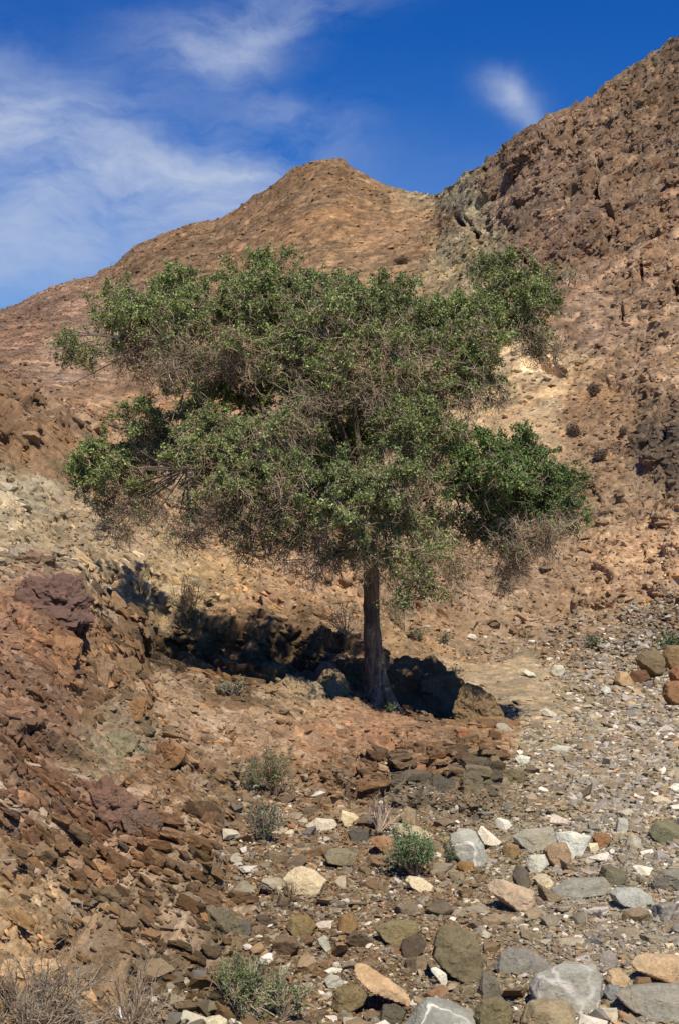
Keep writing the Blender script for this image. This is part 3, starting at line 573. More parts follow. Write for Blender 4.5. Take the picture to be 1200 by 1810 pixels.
mass('brown block left above the olive grey slab', [(132,1252),(150,1240),(170,1262),(170,1298),(148,1302),(132,1280)], (128,100,74), 'the brown block')
mass('rusty brown squarish block with a black crack under it', [(272,1320),(295,1310),(330,1330),(326,1350),(298,1356),(274,1346)], (134,94,62), 'the rusty squarish block')
mass('brown square block beside the short black cleft', [(222,1238),(240,1232),(259,1236),(256,1278),(232,1276)], (140,104,72), 'the brown square block')
mass('dull red brown rock with a purple sheen low on the outcrop', [(140,1385),(190,1378),(240,1420),(246,1462),(200,1470),(150,1425)], (122,90,76), 'the red brown rock')
mass('purple brown rock at the right foot of the red brown one', [(212,1445),(240,1430),(285,1440),(290,1465),(262,1482),(225,1475)], (112,88,76), 'the purple brown rock')
mass('pale orange slab at the left picture edge near the bottom', [(-30,1722),(20,1697),(100,1688),(114,1708),(60,1745),(-30,1792)], (194,156,116), 'the pale orange slab')
mass('grey olive slab low on the outcrop by the brown gravel', [(355,1590),(385,1580),(430,1640),(440,1690),(400,1700),(365,1650)], (112,100,80), 'the grey olive slab')
mass('dark slate slab standing in the central outcrop', [(752,1378),(775,1368),(802,1380),(806,1410),(785,1424),(762,1412)], (92,86,80), 'the dark slate slab')
mass('brown grey slab leaning right of the dark slate slab', [(812,1372),(835,1352),(856,1368),(852,1410),(828,1418),(814,1402)], (112,98,78), 'the leaning brown grey slab')
mass('olive brown rock at the right end of the central outcrop', [(884,1352),(905,1338),(925,1360),(924,1405),(902,1420),(886,1395)], (118,104,78), 'the olive end rock')
mass('rust coloured knob on the crest of the central outcrop', [(806,1292),(822,1288),(842,1302),(836,1316),(812,1312)], (150,100,68), 'the rust knob')
# boulders farther back
rock('boulder','square olive brown boulder tilted over a black shadow on the right bank','boulder',[(1121,1168),(1132,1156),(1160,1150),(1174,1166),(1170,1190),(1150,1196),(1130,1184)],(126,106,80),depth=1.,lift=.02,key='the tilted square boulder',D=20.8)
rock('boulder','large brown boulder over a black shadow at the right picture edge','boulder',[(1170,1232),(1176,1212),(1195,1206),(1235,1208),(1250,1235),(1225,1248),(1180,1244)],(146,106,74),depth=.8,lift=.02,key='the brown edge boulder',D=17.6)
rock('boulder','rust red block stacked above the brown boulder at the right edge','boulder',[(1182,1190),(1192,1180),(1230,1178),(1240,1204),(1200,1208),(1184,1202)],(146,98,70),depth=.8,D=19.6,lift=.02,key='the rust red block')
rock('boulder','dark wedge of rock lying under the left corner of the tilted square boulder','boulder',[(1108,1200),(1116,1186),(1140,1184),(1150,1200),(1132,1208),(1112,1208)],(112,80,58),depth=.9,D=20.2,key='the dark wedge')
rock('boulder','brown rock behind and right of the tilted square boulder','boulder',[(1168,1158),(1180,1142),(1215,1140),(1225,1172),(1195,1180),(1172,1176)],(138,110,78),depth=.9,D=21.6,key='the brown rock behind')
rock('boulder','pale tan rock left of the tilted square boulder','boulder',[(1084,1202),(1092,1186),(1108,1188),(1120,1208),(1112,1214),(1090,1210)],(184,150,114),depth=.9,key='the pale tan rock')
rock('boulder','white rounded rock on the bank where the path begins','boulder',[(970,1188),(978,1176),(994,1176),(1000,1188),(990,1196),(974,1194)],(196,190,178),depth=.9,soft=15,key='the white rounded rock')
rock('stone','white stone left of the rounded rock on the bank','stone',[(920,1188),(926,1182),(944,1190),(947,1195),(930,1196)],(214,206,190),depth=.9,key='the white stone on the bank')
rock('stone','small white stone on bare ground right of the tree trunk','stone',[(822,1127),(828,1120),(838,1121),(842,1127),(832,1130)],(206,198,182),depth=.9,key='the small white stone near the trunk')
rock('stone','white flat stone on the path above the gravel','stone',[(952,1256),(962,1251),(984,1262),(980,1267),(960,1264)],(196,184,168),depth=.8,key='the white flat stone')
rock('stone','pale stone on gravel right of the path','stone',[(1060,1220),(1068,1211),(1079,1218),(1080,1227),(1066,1228)],(204,198,190),depth=.9,key='the pale path stone')
rock('stone','bright white stone in front of the shaded boulder\'s right end','stone',[(908,1340),(918,1334),(936,1338),(934,1350),(916,1350)],(208,202,190),depth=.9,key='the bright white stone')
rock('stone','pale flat stone right of the bright white stone on gravel','stone',[(966,1324),(985,1317),(1008,1319),(1010,1326),(985,1328)],(188,180,164),depth=.7,key='the pale flat stone')
# big rocks in the shade behind the trunk
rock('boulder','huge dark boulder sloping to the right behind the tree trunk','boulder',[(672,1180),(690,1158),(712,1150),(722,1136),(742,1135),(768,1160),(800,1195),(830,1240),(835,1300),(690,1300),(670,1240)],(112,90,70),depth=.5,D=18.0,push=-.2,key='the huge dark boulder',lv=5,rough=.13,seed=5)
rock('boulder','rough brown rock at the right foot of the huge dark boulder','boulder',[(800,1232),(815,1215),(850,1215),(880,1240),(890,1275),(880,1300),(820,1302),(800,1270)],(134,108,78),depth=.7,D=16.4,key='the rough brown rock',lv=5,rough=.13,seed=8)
rock('boulder','grey white rounded rock at the low end of the tree shadow','boulder',[(850,1296),(862,1280),(890,1278),(906,1290),(900,1304),(860,1306)],(162,154,144),depth=.8,D=16.0,soft=15,key='the grey white rock')
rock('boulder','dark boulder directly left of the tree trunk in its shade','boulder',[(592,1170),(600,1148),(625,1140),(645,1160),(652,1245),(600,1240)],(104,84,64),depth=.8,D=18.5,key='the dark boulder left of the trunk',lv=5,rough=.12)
rock('boulder','tan rock catching sun left of the tree trunk','boulder',[(560,1205),(575,1185),(592,1178),(610,1195),(618,1225),(600,1240),(570,1230)],(160,132,102),depth=.9,D=17.0,rough=.09,key='the sunlit tan rock')
rock('boulder','pale lichen streaked outcrop block left of the tree trunk','boulder',[(482,1235),(495,1205),(515,1194),(560,1204),(578,1225),(575,1262),(500,1262)],(158,136,108),depth=.7,D=15.9,key='the pale outcrop block',lv=5,rough=.13)

# --- jointed bedrock: angular blocks, bedded one way, standing a little proud of the slope
def block_np():
    p = np.array([[x, y, z] for x in (-1, 1) for y in (-1, 1) for z in (-1, 1)], float)
    p += rng.normal(0, .30, p.shape); p = np.concatenate([p, rng.normal(0, .6, (3, 3))*np.array([1.2, 1, .8])+np.array([0, 0, .7])])
    bm = bmesh.new(); [bm.verts.new(q) for q in p]; bmesh.ops.convex_hull(bm, input=bm.verts); bmesh.ops.triangulate(bm, faces=bm.faces)
    bmesh.ops.delete(bm, geom=[v for v in bm.verts if not v.link_faces], context='VERTS'); bm.verts.index_update()
    v = np.array([x.co[:] for x in bm.verts]); f = np.array([[y.index for y in x.verts] for x in bm.faces]); bm.free(); v /= np.abs(v).max(0); return v, f
def rotm0(a, b_, c):
    ca, sa, cb, sb, cc, sc = np.cos(a), np.sin(a), np.cos(b_), np.sin(b_), np.cos(c), np.sin(c); z = 0*a; o = z+1
    A = np.stack([ca, -sa, z, sa, ca, z, z, z, o], -1).reshape(-1, 3, 3); B = np.stack([o, z, z, z, cb, -sb, z, sb, cb], -1).reshape(-1, 3, 3); Cm = np.stack([cc, z, sc, z, o, z, -sc, z, cc], -1).reshape(-1, 3, 3)
    return A@B@Cm
cellA0 = np.zeros((NR, NC)); Pg0 = G.reshape(NR, NC, 3)
cellA0[:-1, :-1] = np.linalg.norm(np.cross(Pg0[1:, :-1]-Pg0[:-1, :-1], Pg0[:-1, 1:]-Pg0[:-1, :-1]), axis=-1); cellA0 = cellA0.ravel()
BPR = [block_np() if q % 2 else hull_np(int(rng.integers(10, 18))) for q in range(30)]
BHI = [stone_np(3, 55, 3, .075) for _ in range(14)]
bv, bf, bc, bo = [], [], [], 0
ok_rows = np.repeat(np.arange(NR) < PX[13]-1, NC)
for (msk, cnt, rmin, rmax, pe, ang, sink_, jit_) in ((fore, 52000, .011, .125, 2.2, -48, .84, .15), (mid, 40000, .022, .22, 2.2, -55, .86, .20), (isfar & ok_rows, 80000, .05, .32, 2.15, 72, .90, .26)):
    wgt = np.where(msk & (gpx > -250) & (gpx < 1450) & (gpy < 1900), cellA0*np.clip((blk-.34)*1.5, 0, 1)*np.clip(1-grav*1.3, 0, 1)*(cleft < .06), 0)
    ix = rng.choice(len(G), cnt, p=wgt/wgt.sum()); u = rng.random(cnt); r = (rmin**(1-pe)+u*(rmax**(1-pe)-rmin**(1-pe)))**(1/(1-pe)); r *= np.clip(blk[ix], .5, 1.1)*np.clip(G[ix, 1]/12., .5, 1.)
    k_ = r*F/G[ix, 1] > 1.6; ix, r = ix[k_], r[k_]; m_ = len(ix)
    nn = n0[ix].astype(float); nn /= np.linalg.norm(nn, axis=1, keepdims=True); nn = np.where(nn[:, 1:2] > 0, -nn, nn)
    nn = nn+np.array([0, -.25, 0]); nn /= np.linalg.norm(nn, axis=1, keepdims=True)
    a_ = R(ang)+fbm(G[ix], .25 if rmax > .6 else .6, 2, 7)*.7; td = np.stack([np.cos(a_), 0*a_, np.sin(a_)], 1); td -= nn*(td*nn).sum(1, keepdims=True); td /= np.linalg.norm(td, axis=1, keepdims=True)
    B0 = np.stack([td, np.cross(nn, td), nn], -1); RR = B0@rotm0(*[rng.normal(0, jit_, m_) for _ in range(3)])
    dm = np.stack([rng.uniform(1.0, 1.9, m_), rng.uniform(.6, 1.0, m_), rng.uniform(.45, .8, m_)], 1)*r[:, None]
    ps = G[ix]-nn*(dm[:, 2]*sink_)[:, None]
    cb_ = colb[ix]*.7+cov[ix, :3]*.3; cb_ = cb_*np.exp(rng.normal(-.05, .27 if rmin < .03 else .2, (m_, 1)))*np.exp(rng.normal(0, 1, (m_, 1))*np.array([[.05, .0, -.07]]))
    big_ = r*F/G[ix, 1] > 8.5
    for k, (pv, pf) in enumerate(BPR+BHI):
        q = np.nonzero((np.arange(m_) % len(BPR) == k) & ~big_)[0] if k < len(BPR) else np.nonzero((np.arange(m_) % len(BHI) == k-len(BPR)) & big_)[0]
        if not len(q): continue
        Wd = np.einsum('nij,nvj->nvi', RR[q], pv[None]*dm[q][:, None, :])+ps[q][:, None, :]
        bv.append(Wd.reshape(-1, 3)); bf.append((pf[None]+(np.arange(len(q))*len(pv))[:, None, None]+bo).reshape(-1, 3)); bc.append(np.repeat(cb_[q], len(pv), 0)); bo += len(q)*len(pv)
bk = mesh_np('bedrock_blocks', np.concatenate(bv), np.concatenate(bf), M_BED, False, {'col': ('FLOAT_COLOR', np.concatenate(bc))}); tag(bk, kind='structure')
# --- loose stones: where gravel lies; sizes follow a power law
wt = grav*(GN[:, 2] > -.2)
cellA = np.zeros((NR, NC)); Pg = G.reshape(NR, NC, 3)
cellA[:-1, :-1] = np.linalg.norm(np.cross(Pg[1:, :-1]-Pg[:-1, :-1], Pg[:-1, 1:]-Pg[:-1, :-1]), axis=-1)
cellA = cellA.ravel(); inv = (gpx > -120) & (gpx < 1650) & (gpy > 900) & (gpy < 2200)
PAL = [((150,128,100), 5), ((132,104,76), 5), ((122,108,90), 4), ((146,138,126), 4), ((164,150,132), 3), ((108,92,76), 4), ((176,140,104), 2), ((160,110,76), 1.6), ((196,184,164), 1.3), ((224,214,196), .7), ((96,88,80), 2), ((130,122,96), 1.5), ((120,120,122), 1.5)]
pc = np.array([alb(c) for c, _ in PAL]); pw = np.array([x for _, x in PAL]); pw /= pw.sum()
def scatter(n, rmin, rmax, pexp, weight, minpx):
    pr = weight/weight.sum(); idx = rng.choice(len(G), n, p=pr)
    u = rng.random(n); r = (rmin**(1-pexp)+u*(rmax**(1-pexp)-rmin**(1-pexp)))**(1/(1-pexp))
    px = r*F/G[idx, 1]; k = px > minpx
    return idx[k], r[k]
wA = np.where(inv & (G[:, 1] < 40), cellA*np.clip((wt-.07)*1.2, 0, 1)**1.3, 0)
i1, r1 = scatter(370000, .009, .10, 2.7, wA, 1.9)
wB = np.where(inv & (G[:, 1] < 60), cellA*np.clip(.25-grav, 0, 1)*np.clip(blk, 0, .8)*(GN[:, 2] > .25), 0)
i2, r2 = scatter(50000, .012, .075, 2.6, wB, 2.0)
i2, r2 = i2[:17000], r2[:17000]
wC = np.where((gpx > -60) & (gpx < 1260) & (gpy > 40) & (gpy < 1150) & (G[:, 1] > 26), cellA*np.clip(.28-abs(blk-.55)*.5+grav, .015, 1)*(GN[:, 2] > .25), 0)
i3, r3 = scatter(260000, .04, .24, 3.2, wC, 1.5)
i3, r3 = i3[:32000], r3[:32000]
idx = np.concatenate([i1, i2, i3]); rr = np.concatenate([r1, r2, r3]); n = len(idx); bed = np.arange(n) >= len(i1)
ci = rng.choice(len(pc), n, p=pw)
cA = pc[ci]; zoneC = cov[idx, :3]
tot = cA*.62+zoneC*.42
# the wadi bed on the right carries more grey and white stones than the brown soil left of it
grey = rng.random(n) < np.clip((gpx[idx]-820)/700, 0, .35); tot[grey] = tot[grey].mean(1, keepdims=True)*np.array([1.14, 1, .80])*1.2
white = rng.random(n) < .045; tot[white] = np.array([.62, .54, .42])*rng.uniform(.8, 1.1, (white.sum(), 1))
tot[~bed] *= 1.0+.10*np.clip((gpx[idx[~bed], None]-780)/300, 0, 1)
tot[bed] = col[idx[bed]]*.85+cA[bed]*.1
tot *= rng.uniform(.75, 1.25, (n, 1))
sp = np.stack([rng.uniform(.75, 1.15, n), rng.uniform(.6, 1., n), rng.uniform(.3, .7, n)], 1)*rr[:, None]
yaw = rng.uniform(0, 2*math.pi, n); t1 = rng.normal(0, .22, n); t2 = rng.normal(0, .22, n)
def rotm(yaw, a, b_):
    cy_, sy = np.cos(yaw), np.sin(yaw); ca, sa = np.cos(a), np.sin(a); cb, sb = np.cos(b_), np.sin(b_); z = 0*yaw; o = z+1
    Rz = np.stack([cy_, -sy, z, sy, cy_, z, z, z, o], -1).reshape(-1, 3, 3); Rx = np.stack([o, z, z, z, ca, -sa, z, sa, ca], -1).reshape(-1, 3, 3); Ry = np.stack([cb, z, sb, z, o, z, -sb, z, cb], -1).reshape(-1, 3, 3)
    return Rx@Ry@Rz
RM = rotm(yaw, t1, t2)
pos = G[idx]+np.array([0, 0, 1])*(sp[:, 2]*np.where(bed, -.16, .28))[:, None]
ppx = rr*F/pos[:, 1]
# keep off the picked rocks
inside = np.zeros(n, bool)
sx_, sy_ = pos[:, 0]/pos[:, 1]*F+CX, CY-(pos[:, 2]-H0)/pos[:, 1]*F
for (bx, by, bw, bh, key) in BOULD: inside |= (((sx_-bx)/(bw+ppx*.5))**2+((sy_-by)/(bh+ppx*.4))**2 < 1) & (ppx > 6)
vis = (sx_ > 8) & (sx_ < 1192) & (sy_ < 1802) & ~inside & (pos[:, 1] < 30) & (grav[idx] > .45) & ~bed
# largest in the picture become things of their own, not crowding one another
order = np.argsort(-ppx*vis); taken = []
for i in order:
    if len(taken) >= 225: break
    if not vis[i]: break
    if all((sx_[i]-sx_[j])**2+(sy_[i]-sy_[j])**2 > (1.35*(ppx[i]+ppx[j])*.5)**2+60 for j in taken): taken.append(i)
    else: inside[i] = True
single = np.zeros(n, bool); single[taken] = True
rest = ~single & ~inside
protos = [hull_np(int(rng.integers(9, 15))) for _ in range(36)]
for big in (0, 1):
    pass
VV = []; FF = []; CC = []; off = 0
pid = rng.integers(0, len(protos), n)
for k, (pv, pf) in enumerate(protos):
    m = np.nonzero(rest & (pid == k))[0]
    if not len(m): continue
    L = pv[None]*sp[m][:, None, :]; Wd = np.einsum('nij,nvj->nvi', RM[m], L)+pos[m][:, None, :]
    VV.append(Wd.reshape(-1, 3)); FF.append((pf[None]+(np.arange(len(m))*len(pv))[:, None, None]+off).reshape(-1, 3)); CC.append(np.repeat(tot[m], len(pv), 0)); off += len(m)*len(pv)
gv = mesh_np('gravel', np.concatenate(VV), np.concatenate(FF), M_GRAV, False, {'col': ('FLOAT_COLOR', np.concatenate(CC))}); tag(gv, 'small loose gravel and pebbles covering the dry stream bed and banks', kind='stuff', cat='gravel')
print('gravel stones', int(rest.sum()), 'of', n)
hp = []
for k in range(16):
    V, f = stone_np(4, 80 if k < 12 else 22, 5, .06); hp.append(mesh_np('loose_stone', V, f, M_STONE, False, link=False))
def cname(c):
    c = np.asarray(c); l = c.mean(); sat = (c[0]-c[2])/max(l, .01)
    if l > .42: return 'whitish'
    if sat < .35: return 'pale grey' if l > .27 else 'mid grey' if l > .16 else 'dark grey'
    if sat < .85: return 'pale tan' if l > .27 else 'greyish brown' if l > .14 else 'dark brown'
    return 'orange tan' if l > .24 else 'rusty brown' if l > .13 else 'dark rusty'
land = [(b[0], b[1], b[4]) for b in BOULD if b[4]]+[(735,1505,'the small leafy green bush'),(480,1370,'the scrubby bush below the outcrop'),(478,1455,'the low green plant'),(455,1755,'the green bush at the bottom'),(120,1740,'the big dead shrub'),(670,1445,'the dry stalks'),(670,1240,'the tree trunk')]
used = {}
cand = []
for i in taken:
    x, y, r_ = sx_[i], sy_[i], ppx[i]
    ds = sorted(land, key=lambda q: (q[0]-x)**2+(q[1]-y)**2)
    shape = 'flat' if sp[i, 2]/sp[i, 0] < .42 else 'blocky' if sp[i, 2]/sp[i, 0] > .62 else 'angular'
    size = 'largish' if r_ > 17 else 'middling' if r_ > 11 else 'small'
    done = False
    for q in ds[:8]:
        dx, dy = x-q[0], y-q[1]
        rel = ('just ' if math.hypot(dx, dy) < 45 else '')+(('right of ' if dx > 0 else 'left of ') if abs(dx) > abs(dy) else ('in front of ' if dy > 0 else 'behind '))
        L = f'{size} {shape} {cname(tot[i])} stone lying {rel}{q[2]}'
        if L not in used: used[L] = 1; done = True; break
    if not done:
        for sf in ds[:6]:
            L2 = f'{size} {shape} {cname(tot[i])} stone between {ds[0][2]} and {sf[2]}'
            if sf is not ds[0] and L2 not in used: L = L2; used[L] = 1; break
    if len(L.split()) > 16: L = ' '.join(w_ for w_ in L.split() if w_ not in ('lying', 'just'))[:200]
    o = bpy.data.objects.new('loose_stone', hp[int(rng.integers(0, len(hp)))]); C.objects.link(o)
    o.location = pos[i]; from mathutils import Matrix
    o.rotation_euler = Matrix(RM[i].tolist()).to_euler(); o.scale = sp[i]; o.color = (*tot[i], 1)
    tag(o, L, 'stone', 'loose stones on the dry stream bed')

# ------------------------------------------------------------------ plants
def unit(v): return v/(np.linalg.norm(v, axis=-1, keepdims=True)+1e-9)
def grow(p, d, L, S_=6, wob=.25, grav_=0., rg=rng):
    """N wandering shoots: start, direction, length -> (N, S, 3)"""
    n = len(p); out = np.empty((n, S_, 3)); out[:, 0] = p; d = unit(d)
    for s_ in range(1, S_):
        d = unit(d+rg.normal(0, wob, (n, 3))+np.array([0, 0, grav_])); out[:, s_] = out[:, s_-1]+d*(L/(S_-1))[:, None]
    return out
def tubes(Q, r0, r1, sides=3):
    n, s_, _ = Q.shape; t = np.empty_like(Q); t[:, 1:-1] = Q[:, 2:]-Q[:, :-2]; t[:, 0] = Q[:, 1]-Q[:, 0]; t[:, -1] = Q[:, -1]-Q[:, -2]; t = unit(t)
    ref = np.where(np.abs(t[..., 2:3]) > .9, np.array([1., 0, 0]), np.array([0, 0, 1.])); a = unit(np.cross(t, ref)); b_ = np.cross(t, a)
    rad = (np.asarray(r0).reshape(-1, 1)*(1-np.linspace(0, 1, s_))+np.asarray(r1).reshape(-1, 1)*np.linspace(0, 1, s_))*np.ones((n, 1))
    an = np.arange(sides)*2*math.pi/sides
    V = Q[:, :, None]+rad[:, :, None, None]*(a[:, :, None]*np.cos(an)[None, None, :, None]+b_[:, :, None]*np.sin(an)[None, None, :, None])
    i = np.arange(n)[:, None, None]*s_*sides+np.arange(s_-1)[None, :, None]*sides+np.arange(sides)[None, None, :]; j = np.roll(np.arange(sides), -1)-np.arange(sides)
    Fq = np.stack([i, i+j, i+j+sides, i+sides], -1).reshape(-1, 4)
    return V.reshape(-1, 3), Fq
def leaves(p, sz, rg=rng, up=.25, asp=.55, d=None):
    n = len(p); d = unit(rg.normal(size=(n, 3)) if d is None else d+rg.normal(0, .6, (n, 3))); nn = unit(rg.normal(size=(n, 3))+np.array([0, 0, up*2])); s_ = unit(np.cross(d, nn)); nn = np.cross(s_, d)
    sz = np.asarray(sz).reshape(-1, 1)
    V = np.stack([p, p+d*sz*.5+s_*sz*asp*.5+nn*sz*.08, p+d*sz, p+d*sz*.5-s_*sz*asp*.5+nn*sz*.08], 1).reshape(-1, 3)
    return V, np.arange(n*4).reshape(n, 4)
def pick(Q, n, lo=.3, hi=1., rg=rng):
    """random points (and directions) along random shoots"""
    k = rg.integers(0, len(Q), n); t = rg.uniform(lo, hi, n)*(Q.shape[1]-1.001); i = t.astype(int); f = (t-i)[:, None]
    return Q[k, i]*(1-f)+Q[k, i+1]*f, unit(Q[k, i+1]-Q[k, i])
def merge(parts):
    V = []; Fc = []; o = 0
    for v, f in parts: V.append(v); Fc.append(f+o); o += len(v)
    return np.concatenate(V), np.concatenate(Fc)
def leafcols(n, cols, rg=rng, jit=.25):
    c = np.array(cols)[rg.integers(0, len(cols), n)]*np.exp(rg.normal(0, jit, (n, 1))); return c
def wood(name, parts, col, parent=None, jit=.2, seed=0, mat=None, origin=None):
    V, Fc = merge(parts); 
    c = np.array(col)[None]*np.exp(fbm(V.astype(np.float32), 3., 2, 3)*.5)[:, None]
    if origin is not None: V = V-np.asarray(origin)
    return mesh_np(name, V, Fc, mat or M_TWIG, False, {'col': ('FLOAT_COLOR', c)}, parent)
G1 = [(.13, .165, .04), (.165, .20, .055), (.10, .13, .035), (.20, .225, .075), (.18, .20, .09)]
G2 = [(.09, .165, .035), (.12, .20, .045), (.065, .125, .03)]
G3 = [(.19, .215, .09), (.15, .18, .07), (.24, .25, .12)]
DRY = (.25, .19, .135); DRYG = (.30, .235, .155)
# --- the tree
TX, TY = 665., 16.9
def at(x, y, D): return np.array([(x-CX)/F*D, D, H0-(y-CY)/F*D])
base = at(667, 1250, TY); tree = empty('acacia_tree', base); tag(tree, 'spreading dusty green thorn tree with bare hanging twigs, growing from the rock ledge', 'tree')
def tube_part(name, pts, rads, parent, sides=12, sub=6, bump=.12, seed=0):
    p = np.array(pts, float); t = np.linspace(0, len(p)-1, (len(p)-1)*sub+1); 
    def cr(a):
        out = []
        for u in t:
            i = min(int(u), len(a)-2); f = u-i; p0_, p1, p2, p3 = a[max(i-1, 0)], a[i], a[i+1], a[min(i+2, len(a)-1)]
            out.append(.5*((2*p1)+(-p0_+p2)*f+(2*p0_-5*p1+4*p2-p3)*f*f+(-p0_+3*p1-3*p2+p3)*f**3))
        return np.array(out)
    Q = cr(p); rd = np.interp(t, np.arange(len(rads)), rads)
    V, Fc = tubes(Q[None], 1., 1., sides)
    V = V.reshape(len(Q), sides, 3); V = Q[:, None]+(V-Q[:, None])*rd[:, None, None]
    Vf = V.reshape(-1, 3); ctr = np.repeat(Q, sides, 0); nz = fbm((Vf*np.array([1, 1, .35])+seed*5).astype(np.float32), 9., 3, seed); Vf = ctr+(Vf-ctr)*(1+nz*bump*2)[:, None]
    k = len(Vf); Vf = np.concatenate([Vf, [Q[0]], [Q[-1]]]); 
    caps = []
    for s_ in range(sides): caps.append((k, (s_+1) % sides, s_, s_)); caps.append((k+1, k-sides+s_, k-sides+(s_+1) % sides, k-sides+(s_+1) % sides))
    Fc = Fc.tolist(); me = bpy.data.meshes.new(name); me.from_pydata((Vf-base).tolist(), [], Fc+[c[:3] for c in caps]); me.materials.append(M_BARK)
    for pl_ in me.polygons: pl_.use_smooth = True
    o = bpy.data.objects.new(name, me); C.objects.link(o); o.parent = parent; return o, Q
trunk, TQ = tube_part('trunk', [at(674, 1290, TY), at(669, 1245, TY), at(664, 1195, TY), at(659, 1130, TY), at(657, 1070, TY+.02), at(655, 1000, TY+.05), at(648, 930, TY+.1)],
                      [.19, .155, .115, .100, .092, .09, .08], tree, 18, 10, .26)
for q, (dx, dy, dz, r_) in enumerate([(-.34, -.12, -.30, .06), (.30, -.22, -.32, .07), (.22, .25, -.3, .05), (-.12, -.36, -.34, .06)]):
    b0 = at(669, 1232, TY); tube_part('root', [b0+np.array([dx*.15, dy*.15, .12]), b0+np.array([dx*.55, dy*.55, -.06]), b0+np.array([dx*1.1, dy*1.1, dz])], [r_*1.1, r_*.9, r_*.4], tree, 8, 6, .2, q+30)
# crown clumps: x, y, half width, half height (photo px), distance, green, dry
BL = [(330,945,60,26,16.0,.1,.7),(450,970,60,26,15.8,.12,.7),(560,985,50,30,15.7,.12,.7),(800,1000,44,34,16.1,.1,.7),(200,930,50,20,16.6,.05,.7),(300,800,70,50,17.4,1.2,.1),(420,810,80,50,17.3,1.2,.1),(210,830,60,40,17.4,1.1,.1),(540,840,80,60,17.0,1.1,.1),(300,560,80,50,18.2,1.2,.1),(430,560,80,55,18.3,1.2,.1),(560,570,80,55,18.3,1.2,.1),(690,580,80,50,18.3,1.2,.1),(820,590,70,45,18.1,1.,.1),(140,622,42,38,17.2,.55,.4),(118,600,25,25,17,.4,.1),(200,545,50,42,17.4,.7,.2),(235,575,60,50,16.8,1,.3),(300,520,58,44,17.2,1.,.2),(335,570,60,50,16.6,.9,.4),(395,545,62,50,17.2,1,.3),(440,500,48,42,17.5,.8,.2),(480,475,45,32,17.3,.6,.1),(470,545,70,52,16.7,1,.35),(545,520,60,42,17.1,.9,.2),(600,520,50,42,17.4,.8,.2),
      (560,585,75,55,16.4,.9,.6),(650,560,65,48,16.8,.9,.4),(700,530,52,42,17.3,.7,.2),(745,575,55,45,16.9,.9,.3),(800,560,50,38,17.1,.9,.3),(830,600,60,50,16.6,.9,.5),(880,540,62,50,16.9,1,.3),(895,480,48,34,17.2,.9,.2),(842,480,26,24,17.2,.6,.2),(945,545,50,42,17.,1,.3),(965,510,38,22,17.2,.5,.2),(1010,497,26,12,17.2,.18,.1),(940,595,45,30,16.9,.4,.9),(975,620,24,40,17,.05,.5),
      (250,630,60,42,16.9,.25,.9),(330,640,65,45,16.5,.2,1.1),(410,620,60,45,16.4,.35,1.),(500,635,70,45,16.2,.7,.5),(600,650,75,48,16.2,.6,.7),(690,630,70,48,16.2,.6,.8),(770,640,60,42,16.4,.8,.5),(850,660,50,40,16.6,.8,.4),(820,700,55,40,16.5,.4,.6),(880,705,20,34,16.8,.2,.5),(740,700,60,36,16.3,.5,.7),
      (560,708,52,36,16.0,.25,1.),(660,700,40,34,16.1,.3,1.1),(370,680,70,50,18.2,1.6,.2),(460,675,80,55,18.4,1.6,.2),(560,690,80,60,18.4,1.6,.2),(660,720,70,50,18.3,.6,.2),(600,790,60,60,17.8,1.5,.2),(350,720,40,24,17.8,.3,.3),(650,760,50,44,17.8,1.4,.2),(760,720,60,50,18,.7,.2),
      (265,745,58,30,16.6,.8,.4),(280,790,60,40,16.8,.4,.9),(175,805,42,38,16.7,1,.2),(150,850,38,36,16.7,.9,.2),(215,840,60,40,16.5,.9,.3),(250,885,70,34,16.5,.15,.9),(180,895,40,24,16.6,.2,.4),(370,765,55,40,16.1,.9,.5),(350,820,60,44,15.9,.8,.5),(430,790,60,46,15.8,.9,.5),(420,860,70,46,15.6,.8,.6),(500,770,55,40,15.7,.5,1.),
      (510,850,66,48,15.5,.8,.8),(480,915,60,34,15.6,.45,.5),(390,905,50,32,15.8,.4,.5),(260,915,30,14,16.2,.3,.3),(330,900,40,16,16.1,.25,.3),(585,860,60,50,15.4,1,.3),(620,900,64,54,15.3,1,.3),(680,850,60,44,15.4,.9,.4),(560,930,50,34,15.5,.45,.5),(700,760,62,46,15.9,.9,.5),(760,750,56,38,16.1,.8,.5),(790,790,50,38,16.5,.6,.8),(740,830,62,44,16.2,.7,.8),
      (700,910,56,40,16.0,.6,.6),(650,960,60,30,15.6,.4,.5),(760,920,60,40,16.2,.45,.6),(745,980,50,30,15.7,.3,.3),(735,1040,44,40,15.8,.45,.3),(600,985,40,24,15.7,.3,.6),(690,1010,36,26,15.9,.25,.6),(520,950,60,24,15.8,.25,.5),(420,940,60,20,15.9,.2,.4),(690,985,34,24,15.8,.2,.4),(640,985,34,22,16.5,.05,.8),
      (860,815,52,44,16.4,1.8,.1),(900,850,60,46,15.9,1.3,.15),(960,865,56,42,16.0,1.2,.2),(830,840,40,46,16.1,1.1,.15),(920,805,56,38,16.6,1.5,.1),(850,870,50,44,16.3,1.3,.2),(930,860,60,44,16.3,1.4,.2),(985,860,42,38,16.4,1.1,.2),(1005,890,36,28,15.9,.8,.3),(1035,905,22,16,16,.35,.1),(890,920,60,32,16.4,.7,.8),(940,945,60,34,15.8,.2,1.4),(900,980,44,34,15.9,.06,1.2),(895,1020,20,30,16,.0,.8),(830,940,34,34,16.5,.6,.6),(1010,930,30,20,15.9,.4,.3),(960,900,50,30,16.4,.8,.5)]
hub = at(648, 935, TY+.1)
targets = [(300,600),(450,560),(600,570),(740,580),(900,560),(330,830),(440,840),(630,860),(780,770),(920,860),(560,660)]
limbs = []
